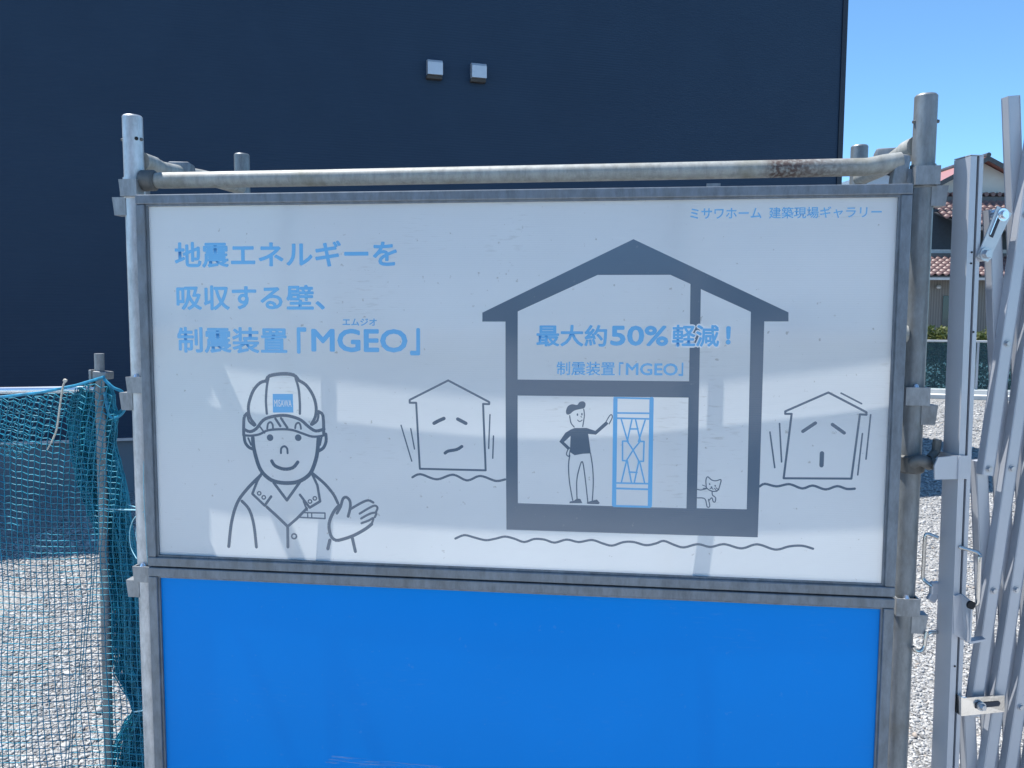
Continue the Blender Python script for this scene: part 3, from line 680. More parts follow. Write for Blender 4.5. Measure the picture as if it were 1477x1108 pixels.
# ================================================================== FOLDING GATE
GA = RAD(15); GU = Vector((math.cos(GA), math.sin(GA), 0)); GN = Vector((-math.sin(GA), math.cos(GA), 0)); GZ = Vector((0, 0, 1))
G0 = hy(1383, 664, -0.012); G0.z = 0
GR = Matrix((GU, GN, GZ)).transposed()
def gp(u, n, z): return G0 + GU * u + GN * n + GZ * z
def hg(px, py, n=0.0): return hp(px, py, G0 + GN * n, GN)
gate = thing('folding_gate', 'folding aluminium scissor gate fastened beside the sign scaffold', 'gate', G0.copy())
TILT = -0.0117
def stile(u0, zt, group_tilt):
    def sp(u, n, z): return gp(u0 + u + group_tilt * (z - 1.23), n, z)
    def bar(a, b, n0, n1, z0, z1, name, mat, par):
        mb = MB(); mb.prism([sp(a, n0, z0), sp(b, n0, z0), sp(b, n1, z0), sp(a, n1, z0)], sp(a, n0, z1) - sp(a, n0, z0)); return mb.build(name, mat, par)
    st = bar(0.0, 0.0145, 0.0, 0.051, 0.03, zt, 'stile', MT['alu'], gate)
    bar(0.0145, 0.0205, 0.010, 0.050, 0.03, zt - 0.001, 'groove', MT['alu_groove'], st)
    bar(0.0205, 0.030, 0.0, 0.051, 0.03, zt + 0.0005, 'stile_flange', MT['alu'], st)
    bar(0.0, 0.03, 0.0, 0.051, zt + 0.0012, zt + 0.003, 'end_cap', MT['alu'], st)
    bar(-0.01, 0.05, -0.02, 0.08, 0.004, 0.029, 'foot', MT['galv'], st)
    return st, sp
zst = hg(1400, 225).z
st, stp = stile(0.0, zst, TILT)
for (px, py) in ((1401.5, 364), (1400.5, 380), (1382.5, 1011), (1381.8, 1026), (1377, 961), (1403.8, 479)):
    p = hg(px, py); MB().tube([p, p - GN * 0.0014], 0.0022, 8).build('rivet', MT['hole'], st)
# scissor bars
US, SS, Z3, DZ = 0.0738, 0.0555, 1.2185, 0.2743
UMAX = US + 8 * SS
zrow = lambda r: Z3 - (r - 3) * DZ
bw_, bd_ = 0.0262, 0.0200
def gbar(ua, za, ub, zb, n0, name='bar'):
    a, b = gp(ua, n0 + bd_ / 2, za), gp(ub, n0 + bd_ / 2, zb)
    t = (b - a).normalized(); sx = t.cross(GN).normalized()
    R3 = Matrix((sx, GN, t)).transposed()
    return MB().box((a + b) / 2, (bw_, bd_, (b - a).length), R3, 0.0015).build(name, MT['alu'], gate)
def lattice(kind):
    for j in range(-4, 14):
        pts = []
        for r in range(0, 8):
            u = (US + j * SS - (r - 3) * SS / 2) if kind == 'F' else (US + (j - 4) * SS + (r - 1) * SS / 2 + SS)
            if US - 1e-4 <= u <= UMAX + 1e-4: pts.append((r, u))
        if kind == 'F' and pts and pts[-1][0] <= 1: continue
        if len(pts) < 2: continue
        (ra_, ua), (rb_, ub) = pts[0], pts[-1]
        sl = (ub - ua) / (zrow(rb_) - zrow(ra_)); e0 = 0.013
        e1 = (hg(1456, 134).z - zrow(0)) if ra_ == 0 else e0
        gbar(ua + sl * e1, zrow(ra_) + e1, ub - sl * e0, zrow(rb_) - e0, 0.0 if kind == 'F' else 0.0215)
        if kind == 'F':
            for r, u in pts:
                if r == 0: continue
                c = gp(u, 0, zrow(r))
                b_ = MB(); b_.tube([c, c - GN * 0.0012], 0.0082, 14); b_.tube([c - GN * 0.001, c - GN * 0.0055], [0.0062, 0.0054], 6); b_.build('bolt', MT['bolt'], gate)
lattice('F'); lattice('B')
st2, _ = stile(UMAX + 0.045, zst, 0.0)
# slotted link between stile and first crossing
a = hg(1421, 367, -0.006); b = hg(1446, 310, -0.006)
t = (b - a).normalized(); q = t.cross(GN).normalized()
def plate(name, a, b, wa, wb, th, mat, par, over=0.012):
    t = (b - a).normalized(); q = t.cross(GN).normalized()
    return MB().prism([a - q * wa - t * over, a + q * wa - t * over, b + q * wb + t * over, b - q * wb + t * over], GN * th).build(name, mat, par)
MT['link'] = plain('dull_zinc_plate', (0.50, 0.52, 0.54), rough=0.42, metal=0.5, var=0.06)
lk = plate('slotted_link', a, b, 0.014, 0.019, 0.003, MT['link'], gate)
MB().prism([a + (b - a) * 0.42 - q * 0.0005, a + (b - a) * 0.42 + q * 0.0085, a + (b - a) * 1.0 + q * 0.0105, a + (b - a) * 1.0 + q * 0.0015], -GN * 0.0008).build('slot', MT['alu_groove'], lk)
MB().prism([a + (b - a) * 0.45 + q * 0.0085, a + (b - a) * 0.45 + q * 0.0105, a + (b - a) * 1.02 + q * 0.0125, a + (b - a) * 1.02 + q * 0.0105], -GN * 0.003).build('slot_edge', MT['zinc'], lk)
mb = MB(); mb.tube([a + GN * 0.02, a - GN * 0.004], 0.0145, 18); mb.tube([a - GN * 0.004, a - GN * 0.012], [0.0105, 0.0085], 6); mb.build('link_bolt', MT['bolt'], lk, smooth=True)
mb = MB(); mb.tube([b + GN * 0.02, b - GN * 0.003], 0.0135, 18); mb.tube([b - GN * 0.003, b - GN * 0.010], [0.0095, 0.0075], 12); mb.build('link_bolt', MT['zinc'], lk, smooth=True)
# stainless hasp at the lower crossing
ha = [hg(1388, 1007, -0.014), hg(1449, 1003, -0.014), hg(1451, 1007, -0.010), hg(1449, 1027, -0.012), hg(1388, 1033, -0.014)]
hs = MB().prism(ha, GN * 0.0035).build('hasp', MT['steel'], gate)
MB().prism([hg(1386.5, 1006, -0.0138), hg(1389.5, 1006, -0.0138), hg(1389.5, 1033, -0.0138), hg(1386.5, 1033, -0.0138)], GN * 0.03).build('hasp_flange', MT['steel'], hs)
MB().prism([hg(1407, 1014, -0.0142), hg(1441, 1011.5, -0.0142), hg(1443, 1014, -0.0142), hg(1441, 1018.5, -0.0142), hg(1407, 1022, -0.0142)], -GN * 0.0005).build('slot', MT['alu_groove'], hs)
c = hg(1414, 1018, -0.0145); mb = MB(); mb.tube([c, c - GN * 0.006], 0.010, 16); mb.tube([c - GN * 0.006, c - GN * 0.013], [0.0075, 0.006], 6); mb.build('hasp_bolt', MT['bolt'], hs)
# wire bail handles and the drop latch
def rod(name, pts, r, mat, par, k=1): return MB().tube(smoothline(pts, k) if k > 1 else pts, r, 10).build(name, mat, par, smooth=True)
def rounded(pts, rad=0.010, k=4):
    out = [Vector(pts[0])]
    for i in range(1, len(pts) - 1):
        p, a, b = Vector(pts[i]), Vector(pts[i - 1]), Vector(pts[i + 1])
        u, v = (a - p).normalized() * rad, (b - p).normalized() * rad
        for j in range(k + 1):
            t = j / k; out.append((1 - t) ** 2 * (p + u) + 2 * t * (1 - t) * p + t * t * (p + v))
    out.append(Vector(pts[-1])); return out
rod('handle', rounded([hg(1384, 789, 0.0), hg(1414, 798, -0.03), hg(1413, 806, -0.032), hg(1410, 873, -0.03), hg(1400, 872, -0.018)], 0.008), 0.0042, MT['wire'], gate)
rod('handle', rounded([hg(1354, 776, 0.05), hg(1336, 769, 0.07), hg(1334, 776, 0.07), hg(1331, 836, 0.07), hg(1345, 846, 0.05)], 0.008), 0.0042, MT['wire'], gate)
# bent plate of the latch
LA = [(1376, 858), (1384, 858), (1398, 868), (1400, 920), (1422, 919), (1424, 924), (1397, 928), (1376, 917)]
lt = MB().prism([hg(1376, 860, -0.002), hg(1386, 857, -0.006), hg(1393, 925, -0.006), hg(1376, 915, -0.002)], GN * 0.004).build('latch', MT['alu'], gate)
MB().prism([hg(1386, 857, -0.006), hg(1401, 869, -0.034), hg(1398, 927, -0.034), hg(1392, 925, -0.006)], GU * 0.004).build('latch_cheek', MT['alu'], lt)
MB().prism([hg(1392, 921, -0.006), hg(1399, 926, -0.034), hg(1422, 922, -0.034), hg(1416, 917, -0.006)], -GZ * 0.005).build('latch_foot', MT['alu'], lt)
c = hg(1399, 872, -0.0345); MB().tube([c, c - GN * 0.006], 0.009, 14).build('latch_pivot', MT['hole'], lt)
MB().box(hg(1350, 848, 0.055), (0.03, 0.012, 0.03), GR, 0.004).build('rear_latch', MT['alu'], gate)
MB().box(hg(1345, 861, 0.055), (0.022, 0.010, 0.022), GR @ Matrix.Rotation(RAD(30), 3, 'Y'), 0.003).build('rear_latch', MT['alu'], gate)
rod('hook', rounded([hg(1352, 912, 0.04), hg(1337, 912, 0.04), hg(1335, 920, 0.04), hg(1333, 938, 0.04), hg(1319, 941, 0.04), hg(1317, 934, 0.04)], 0.014, 6), 0.0042, MT['wire'], gate)
# coupler that ties the gate to the scaffold post
pz = hy(1318, 668, YP).z
cp = thing('scaffold_coupler', 'dark steel swivel coupler joining the scaffold post to the gate', 'clamp', (XR, YP, pz))
mb = MB(); mb.tube([(XR, YP, pz - 0.020), (XR, YP, pz - 0.016), (XR, YP, pz + 0.016), (XR, YP, pz + 0.020)], [0.0275, 0.031, 0.031, 0.0275], 26); mb.build('jaw', MT['cast'], cp, smooth=True)
mb = MB(); mb.tube(smoothline([hy(1316, 668, 0.0), hy(1326, 664, -0.012), hy(1336, 667, -0.004), hy(1340, 670, 0.02)], 4), 0.013, 12); mb.build('swing_bolt', MT['cast'], cp, smooth=True)
mb = MB(); mb.tube([hy(1337, 669, -0.006), hy(1352, 668, 0.015)], 0.009, 6); mb.tube([hy(1341, 661, 0.01), hy(1350, 651, 0.02), hy(1352, 634, 0.02)], 0.009, 10); mb.tube([hy(1342, 668, 0.0), hy(1347, 668, 0.0)], 0.014, 6); mb.build('nut', MT['cast'], cp)
mb = MB()
ys = -0.006
mb.prism([stp(-0.020, ys, pz - 0.022), stp(-0.020, ys, pz + 0.029), stp(0.0165, ys, pz + 0.029), stp(0.0165, ys, pz - 0.022)], GN * 0.004)
mb.prism([stp(-0.0035, ys + 0.004, pz - 0.022), stp(-0.0035, ys + 0.004, pz + 0.029), stp(-0.0035, 0.064, pz + 0.029), stp(-0.0035, 0.064, pz - 0.022)], GU * 0.003)
mb.tube([stp(-0.004, ys - 0.001, pz - 0.022), stp(-0.004, ys - 0.001, pz + 0.029)], 0.003, 8)
mb.build('bracket', MT['alu'], cp)
MB().prism([stp(-0.058, ys + 0.002, pz - 0.022), stp(-0.020, ys, pz - 0.022), stp(-0.020, ys, pz + 0.029), stp(-0.052, ys + 0.002, pz + 0.026), stp(-0.060, ys + 0.002, pz + 0.008)], GN * 0.0035).build('bracket_wing', MT['alu'], cp)

# ================================================================== PIPE FENCE WITH NET
YF = 0.30
fp = hy(143, 510, YF); fb_ = hy(155, 1000, YF)
fx = lambda z: fp.x + (fb_.x - fp.x) * (fp.z - z) / (fp.z - fb_.z)
fence = thing('pipe_fence', 'low steel pipe fence with teal net hung over its rail', 'fence', (fx(0), YF, 0))
FR = 0.0132
MB().tube([(fx(0), YF, 0), (fx(fp.z), YF, fp.z)], FR, 18).build('post', MT['galv'], fence, smooth=True)
MB().tube([(-2.6, YF + 0.9, 0), (-2.6, YF + 0.9, fp.z)], FR, 18).build('post', MT['galv'], fence, smooth=True)
rl = hy(-10, 563.5, YF + 0.03); rr_ = hy(140, 561.5, YF + 0.03)
d = (rl - rr_).normalized()
MB().tube([rr_ - d * 0.02, rl + d * 1.8], 0.0105, 14).build('rail', MT['zinc'], fence, smooth=True)
cl = hy(147, 541, YF)
mb = MB(); mb.box((cl.x + 0.004, YF, cl.z), (0.042, 0.04, 0.022), Matrix.Rotation(RAD(4), 3, 'Y'), 0.003); mb.box(hy(133, 546, YF - 0.01), (0.009, 0.02, 0.05), None, 0.002); mb.build('clamp', MT['galv'], fence)

rnd = random.Random(5)
def interp(tab, v):
    if v <= tab[0][0]: return tab[0][1]
    for (a, x), (b, y) in zip(tab[:-1], tab[1:]):
        if v <= b: return x + (y - x) * (v - a) / (b - a)
    return tab[-1][1]
TOP = [(-140, 584), (0, 574), (60, 567), (110, 557), (150, 545), (165, 560), (178, 610)]
RIGHT = [(545, 152), (570, 163), (610, 168), (640, 165), (700, 181), (780, 193), (850, 205), (930, 212), (1010, 217), (1030, 218), (1060, 221), (1108, 224), (1250, 226)]
LEFT = [(545, 112), (600, 98), (650, 102), (690, 110), (740, 128), (780, 146), (860, 156), (930, 160), (970, 166), (1005, 186), (1025, 193), (1040, 180), (1070, 165), (1108, 158), (1250, 150)]
class Net:
    def __init__(s): s.V, s.F = [], []
    def seg(s, a, b, r):
        t = b - a
        if t.length < 1e-6 or t.length > 0.06: return
        t.normalize(); up = Vector((0, 1, 0)); x = t.cross(up).normalized(); y = x.cross(t)
        k = len(s.V)
        for p in (a, b):
            for j in range(3):
                an = j * 2.0944 + 0.5
                s.V.append(p + x * (r * math.cos(an)) + y * (r * math.sin(an)))
        for j in range(3): s.F.append((k + j, k + (j + 1) % 3, k + 3 + (j + 1) % 3, k + 3 + j))
    def build(s, name, mat, parent):
        off = tot(parent); me = bpy.data.meshes.new(name); me.from_pydata([v - off for v in s.V], [], s.F); me.update()
        return link(name, me, mat, parent, True)
netr = hy(143, 560, YF)
net = thing('safety_net', 'teal mesh safety net draped over the pipe fence and tied beside the sign', 'net', (netr.x, YF, 0.0))
def depth_main(px, py):
    return YF - 0.024 + 0.012 * math.sin(px * 0.045 + py * 0.006) + 0.010 * math.sin(py * 0.013 + px * 0.02) - (0.012 if px > 120 else 0)
nodes = {}
for a_ in range(-70, 75):
    for b_ in range(-45, 80):
        v = max(0.0, min(1.0, (b_ + 2) / 70)); k = max(0.0, 1 - v / 0.5) ** 1.5
        # columns lean and rows slope near the rail, square further down
        px = 40 + a_ * 8.5 - 2.4 * (b_ - 0) * k + 5 * math.sin(b_ * 0.11 + a_ * 0.05)
        py = 575 + b_ * 9.5 + 2.4 * a_ * k + 3.0 * math.sin(a_ * 0.23 + b_ * 0.04) + (a_ % 2) * 3.2 * k
        line = 142 - (py - 780) * 0.14            # a pleat running down
        dl = px - line
        if py > 720: px -= 9.0 * (dl / 14) * math.exp(-(dl / 22) ** 2) * min(1, (py - 720) / 80)
        px += rnd.uniform(-0.7, 0.7); py += rnd.uniform(-0.7, 0.7)
        if px < -130 or px > interp(RIGHT, py) or py < interp(TOP, px) or py > 1262: continue
        nodes[(a_, b_)] = hy(px, py, depth_main(px, py))
nm = Net(); R_N = 0.0016
for (a_, b_), p in nodes.items():
    for q in ((a_ + 1, b_), (a_, b_ + 1)):
        if q in nodes: nm.seg(p, nodes[q], R_N)
nodes = {}
for a_ in range(-40, 75):
    for b_ in range(-30, 22):
        px = 38 + a_ * 7.4 - 3.2 * b_ + 4 * math.sin(b_ * 0.2 + a_ * 0.07); py = 570 + b_ * 6.4 + 1.6 * a_ + (a_ % 2) * 2.5 + rnd.uniform(-1, 1)
        lim = 632 + 30 * math.sin(px * 0.03 + 1) - max(0, px - 60) * 0.4
        if px < -130 or px > 140 or py < interp(TOP, px) or py > lim: continue
        nodes[(a_, b_)] = hy(px, py, YF + 0.055 + 0.01 * math.sin(px * 0.05))
for (a_, b_), p in nodes.items():
    for q in ((a_ + 1, b_), (a_, b_ + 1)):
        if q in nodes: nm.seg(p, nodes[q], R_N)
tag(nm.build('mesh', MT['net'], net), kind='stuff')
nf = Net()
for ly in range(8):
    nodes = {}; off = rnd.uniform(0, 6.28)
    for b_ in range(0, 92):
        py = 548 + b_ * 7.8
        for a_ in range(0, 19):
            l, r_2 = interp(LEFT, py), interp(RIGHT, py)
            if ly >= 3: l = l + (r_2 - l) * 0.25
            u = a_ / 18
            u = u + 0.03 * math.sin(u * 9 + off + b_ * 0.07)
            px = l + (r_2 - l) * u + rnd.uniform(-0.8, 0.8); y2 = py + 5 * math.sin(u * 5 + off + ly) + rnd.uniform(-1, 1)
            if y2 < interp(TOP, px) - 1: continue
            nodes[(a_, b_)] = hy(px, y2, YF + 0.018 + 0.010 * ly + 0.012 * math.sin(u * 14 + off + b_ * 0.05))
    for (a_, b_), p in nodes.items():
        for q in ((a_ + 1, b_), (a_, b_ + 1)):
            if q in nodes: nf.seg(p, nodes[q], 0.0021)
tag(nf.build('gathered_fold', MT['net'], net), kind='stuff')
# edge rope and the loose loop beside the post
pr = [hy(x, interp(TOP, x) - 1, YF - 0.03 + 0.004 * math.sin(x * 0.2)) for x in range(-130, 152, 7)]
rop = MB(); rop.tube(pr, 0.0042, 8); rop.build('edge_rope', MT['rope'], net, smooth=True)
lo = [hy(150, 547, YF - 0.03), hy(163, 559, YF - 0.03), hy(176, 565, YF - 0.02), hy(182, 577, YF - 0.01), hy(179, 592, YF), hy(169, 602, YF + 0.01), hy(159, 601, YF + 0.01), hy(154, 585, YF), hy(151, 566, YF - 0.01)]
MB().tube(smoothline(lo, 5), 0.0046, 8).build('edge_rope', MT['rope'], net, smooth=True)
nl = Net()
for i in range(26):
    an, an2 = rnd.uniform(0, 6.28), rnd.uniform(0, 6.28)
    c0 = (167, 582)
    pa = hy(c0[0] + 14 * math.cos(an), c0[1] + 17 * math.sin(an), YF - 0.01 + rnd.uniform(-0.01, 0.01)); pb = hy(c0[0] + 10 * math.cos(an + 0.7), c0[1] + 12 * math.sin(an + 0.7), YF)
    nl.seg(pa, pb, 0.0014)
tag(nl.build('loose_loop', MT['net'], net), kind='stuff')
# twine ties to the sign's post, and the loose end of white string
MB().tube(smoothline([hy(143, 733, YF - 0.03), hy(170, 735, YF - 0.03), hy(207, 736, 0.03)], 3), 0.0022, 8).build('tie', MT['twine'], net, smooth=True)
MB().tube(smoothline([hy(185, 728, YF), hy(200, 733, 0.1), hy(208, 735, 0.03)], 3), 0.0016, 8).build('tie', MT['twine'], net, smooth=True)
MB().tube(smoothline([hy(203, 738, 0.03), hy(192, 750, 0.06), hy(187, 768, 0.08), hy(189, 790, 0.08), hy(197, 806, 0.06)], 4), 0.0011, 6).build('tie', MT['twine'], net, smooth=True)
MB().tube(smoothline([hy(207, 738, 0.02), hy(199, 755, 0.05), hy(196, 772, 0.06), hy(202, 795, 0.05), hy(209, 808, 0.03)], 4), 0.0011, 6).build('tie', MT['twine'], net, smooth=True)
MB().tube(smoothline([hy(193, 1027, YF - 0.03), hy(206, 1025, 0.15), hy(221, 1022, 0.03)], 3), 0.0020, 8).build('tie', MT['twine'], net, smooth=True)
MB().tube(smoothline([hy(208, 640, 0.03), hy(207, 700, 0.02), hy(210, 760, 0.02), hy(213, 815, 0.025)], 4), 0.0010, 6).build('tie', MT['twine'], net, smooth=True)
sg = thing('string', 'grubby white string knotted to the net and hanging loose', 'string', hy(92, 552, YF - 0.035))
MB().tube(smoothline([hy(96, 549, YF - 0.04), hy(91, 557, YF - 0.045), hy(86, 590, YF - 0.045), hy(82, 618, YF - 0.045), hy(76, 634, YF - 0.045), hy(68, 649, YF - 0.05)], 5), [0.0026] * 20 + [0.0020] * 6, 8).build('strand', MT['string'], sg, smooth=True)
MB().box(hy(94, 549, YF - 0.04), (0.010, 0.010, 0.009), Matrix.Rotation(0.5, 3, 'Y'), 0.003).build('knot', MT['string'], sg, smooth=True)

# ================================================================== BEYOND THE PLOT
CF = Vector((f_.x, f_.y, 0)).normalized(); CRT = Vector((CF.y, -CF.x, 0))      # plan axes of the view the neighbours roughly face
KA = hz(1335, 575, 0); KB = hz(1475, 579, 0); KD = (KB - KA).normalized(); KN = Vector((-KD.y, KD.x, 0))
KR = Matrix((KD, KN, Vector((0, 0, 1)))).transposed()
def kp(s, d, z): return KA + KD * s + KN * d + Vector((0, 0, z))
def kbox(mb, s0, s1, d0, d1, z0, z1, bevel=0.0): return mb.box(kp((s0 + s1) / 2, (d0 + d1) / 2, (z0 + z1) / 2), (s1 - s0, d1 - d0, z1 - z0), KR, bevel)
MT['kerb'] = plain('white_kerb', (0.62, 0.63, 0.62), rough=0.8, var=0.08, scale=4)
KS0, KS1 = -2.4, 6.0
kerb = thing('kerb_wall', 'low white stepped concrete kerb along the far edge of gravel', 'kerb', KA.copy())
kbox(MB(), KS0, KS1, 0, 0.25, 0, 0.085, 0.01).build('step', MT['kerb'], kerb)
kbox(MB(), KS0, KS1, 0.25, 0.55, 0, 0.17, 0.01).build('step', MT['kerb'], kerb)
def smoked(name, col, alpha):
    m, nt, b = new_mat(name); b.inputs['Base Color'].default_value = (*col, 1); b.inputs['Roughness'].default_value = 0.25
    tr = N(nt, 'ShaderNodeBsdfTransparent'); tr.inputs[0].default_value = (0.55, 0.82, 0.88, 1)
    ms = N(nt, 'ShaderNodeMixShader'); ms.inputs[0].default_value = alpha
    nt.links.new(tr.outputs[0], ms.inputs[1]); nt.links.new(b.outputs[0], ms.inputs[2]); nt.links.new(ms.outputs[0], nt.nodes['Material Output'].inputs[0])
    return m
MT['smoked'] = smoked('blue_green_screen_sheet', (0.04, 0.10, 0.125), 0.42)
ftop = hy(1350, 491, 0); zf = CAM.z - (491 - 460) / FPX * (KA - CAM).dot(CF) * 1.03
scr = thing('screen_fence', 'blue-green translucent screen fence with pale top rail before the hedge', 'fence', kp(0, 0.4, 0.17))
for k in range(5):
    s0 = KS0 + 0.02 + k * (KS1 - KS0 - 0.04) / 5; s1 = KS0 + 0.02 + (k + 1) * (KS1 - KS0 - 0.04) / 5
    kbox(MB(), s0 + 0.025, s1 - 0.025, 0.395, 0.403, 0.175, zf - 0.03).build('screen_sheet', MT['smoked'], scr)
    kbox(MB(), s0 - 0.02, s0 + 0.02, 0.38, 0.42, 0.17, zf - 0.025).build('post', MT['alu'], scr)
kbox(MB(), KS0, KS1, 0.375, 0.425, zf - 0.024, zf + 0.016, 0.006).build('top_rail', MT['kerb'], scr)
# hedge: leaf by leaf
def leafy(name, boxes, n, size, mat, parent, seed):
    rg = random.Random(seed); V, F = [], []
    off = tot(parent)
    for i in range(n):
        (s0, s1, d0, d1, z0, z1) = boxes[i % len(boxes)]
        s, d_, z = rg.uniform(s0, s1), rg.uniform(d0, d1), rg.uniform(z0, z1)
        z += 0.10 * math.sin(s * 5.1) * (z / z1) + 0.06 * math.sin(s * 13.7) * (z / z1)
        c = kp(s, d_, z) - off; sz = size * rg.uniform(0.6, 1.3)
        a = Vector((rg.gauss(0, 1), rg.gauss(0, 1), rg.gauss(0, 0.7))).normalized() * sz; b = a.cross(Vector((rg.gauss(0, 1), rg.gauss(0, 1), rg.gauss(0, 1)))).normalized() * sz * 0.5
        k = len(V); V += [c - a, c + b, c + a, c - b]; F.append((k, k + 1, k + 2, k + 3))
    me = bpy.data.meshes.new(name); me.from_pydata(V, [], F); me.update()
    return link(name, me, mat, parent)
def leaf_mat(name, lo, hi):
    m, nt, b = new_mat(name)
    g = N(nt, 'ShaderNodeNewGeometry'); nz = N(nt, 'ShaderNodeTexNoise'); nz.inputs['Scale'].default_value = 7
    nt.links.new(g.outputs['Position'], nz.inputs['Vector'])
    r = ramp(nt, nz.outputs[0], [(0.35, lo), (0.65, hi)]); nt.links.new(r.outputs[0], b.inputs['Base Color'])
    b.inputs['Roughness'].default_value = 0.5
    t = N(nt, 'ShaderNodeBsdfTranslucent'); nt.links.new(r.outputs[0], t.inputs[0]); ms = N(nt, 'ShaderNodeMixShader'); ms.inputs[0].default_value = 0.3
    nt.links.new(b.outputs[0], ms.inputs[1]); nt.links.new(t.outputs[0], ms.inputs[2]); nt.links.new(ms.outputs[0], nt.nodes['Material Output'].inputs[0])
    return m
MT['leaf'] = leaf_mat('hedge_leaf', (0.05, 0.085, 0.025), (0.15, 0.16, 0.04))
MT['bark'] = plain('hedge_stem', (0.06, 0.045, 0.03), rough=0.9)
hedge = thing('hedge', 'clipped leafy green hedge with yellowish top behind the screen fence', 'hedge', kp(2, 1.2, 0))
leafy('foliage', [(KS0, KS1, 0.75, 1.6, 0.03, zf + 0.10), (KS0, KS1, 0.7, 1.6, zf - 0.40, zf + 0.20)], 30000, 0.05, MT['leaf'], hedge, 4)
mb = MB(); rg = random.Random(9)
for i in range(30):
    s = rg.uniform(KS0, KS1); d_ = rg.uniform(0.9, 1.4)
    mb.tube([kp(s, d_, 0), kp(s + rg.uniform(-0.15, 0.15), d_, 0.6), kp(s + rg.uniform(-0.3, 0.3), d_, zf + rg.uniform(-0.1, 0.25))], [0.02, 0.013, 0.004], 6)
tag(mb.build('stems', MT['bark'], hedge), kind='stuff')

# ---- neighbour's tiled house, seen between post and gate
DH = 30.0
HO = CAM + ray(1400, 460) * DH; HO.z = 0
def h_at(px, py, depth):            # a point of the house at this depth along the view's plan axis
    d = ray(px, py); return CAM + d * (depth / d.dot(CF))
def hpt(px, depth, z):
    p = h_at(px, 460, depth); p.z = z; return p
zpx = lambda py, depth: h_at(1400, py, depth).z
MT['plaster'] = plain('cream_plaster', (0.58, 0.56, 0.52), rough=0.9, var=0.06, scale=2)
def ribbed(name, col):
    m, nt, b = new_mat(name); g = N(nt, 'ShaderNodeNewGeometry')
    wv = N(nt, 'ShaderNodeTexWave', wave_type='BANDS', bands_direction='X'); wv.inputs['Scale'].default_value = 3.2
    nt.links.new(g.outputs['Position'], wv.inputs['Vector'])
    r = ramp(nt, wv.outputs['Fac'], [(0.2, tuple(c * 0.75 for c in col)), (0.8, col)]); nt.links.new(r.outputs[0], b.inputs['Base Color'])
    bp = N(nt, 'ShaderNodeBump'); bp.inputs['Strength'].default_value = 0.5; bp.inputs['Distance'].default_value = 0.02
    nt.links.new(wv.outputs['Fac'], bp.inputs['Height']); nt.links.new(bp.outputs[0], b.inputs['Normal']); b.inputs['Roughness'].default_value = 0.7
    return m
MT['ribwall'] = ribbed('ribbed_beige_cladding', (0.20, 0.185, 0.17))
MT['tile'] = plain('red_brown_glazed_tile', (0.19, 0.10, 0.09), rough=0.5, var=0.35, scale=1.6, spec=0.6)
MT['ridge'] = plain('dark_ridge_tile', (0.07, 0.065, 0.07), rough=0.4, var=0.3, scale=3)
MT['pinkroof'] = plain('faded_red_metal_roof', (0.36, 0.16, 0.14), rough=0.45, var=0.08)
MT['verge'] = plain('dark_verge_board', (0.06, 0.06, 0.065), rough=0.5)
MT['fascia'] = plain('pale_fascia', (0.50, 0.50, 0.50), rough=0.6)
MT['darkwin'] = plain('dark_window_glass', (0.012, 0.03, 0.05), rough=0.08)
MT['shade_wall'] = plain('wall_in_eave_shade', (0.03, 0.045, 0.06), rough=0.7)  # dark colour holds the deep shade under the upper eave
nb = thing('house', 'two-storey house with red-brown tiled roofs and cream gable beyond the hedge', 'house', HO.copy())
x0p, x1p = 1255, 1600
back = CF * 9.0
MB().prism([hpt(x0p, DH, 0), hpt(x1p, DH, 0), hpt(x1p, DH, zpx(402, DH)), hpt(x0p, DH, zpx(402, DH))], back).build('wall', MT['ribwall'], nb)
ZU = zpx(345, DH + 1.3)
MB().prism([hpt(x0p + 14, DH + 1.3, zpx(402, DH) + 0.01), hpt(x1p, DH + 1.3, zpx(402, DH) + 0.01), hpt(x1p, DH + 1.3, zpx(302, DH + 1.3)), hpt(x0p + 14, DH + 1.3, zpx(302, DH + 1.3))], back * 0.8).build('upper_wall', MT['shade_wall'], nb)
MB().prism([hpt(1359, DH - 0.03, 0.1), hpt(1371, DH - 0.03, 0.1), hpt(1371, DH - 0.03, zpx(427, DH)), hpt(1359, DH - 0.03, zpx(427, DH))], CF * 0.02).build('door', MT['darkwin'], nb)
wl = h_at(1354, 414, DH - 0.08); MB().tube([wl + Vector((0, 0, -0.06)), wl, wl + Vector((0, 0, 0.06))], [0.06, 0.09, 0.05], 12).build('wall_lamp', MT['fascia'], nb, smooth=True)
# one pantile, shared by every tile object
TW, TL = 0.262, 0.33
def tile_mesh():
    bm = bmesh.new(); nx = 7
    prof = [(-0.5, 0.0), (-0.36, -0.022), (-0.2, -0.026), (-0.02, 0.005), (0.16, 0.045), (0.34, 0.045), (0.53, 0.004)]
    rows = []
    for (y, up) in ((-0.04, 0.030), (TL, 0.0)):
        rows.append([bm.verts.new((x * TW, y, z + up)) for x, z in prof])
    low = [bm.verts.new((x * TW, -0.04, z + 0.006)) for x, z in prof]
    for i in range(nx - 1):
        bm.faces.new((rows[0][i], rows[0][i + 1], rows[1][i + 1], rows[1][i])); bm.faces.new((low[i], low[i + 1], rows[0][i + 1], rows[0][i]))
    me = bpy.data.meshes.new('roof_tile'); bm.to_mesh(me); bm.free(); me.materials.append(MT['tile'])
    me.polygons.foreach_set('use_smooth', [True] * len(me.polygons)); return me
TM = tile_mesh(); poff = tot(nb)
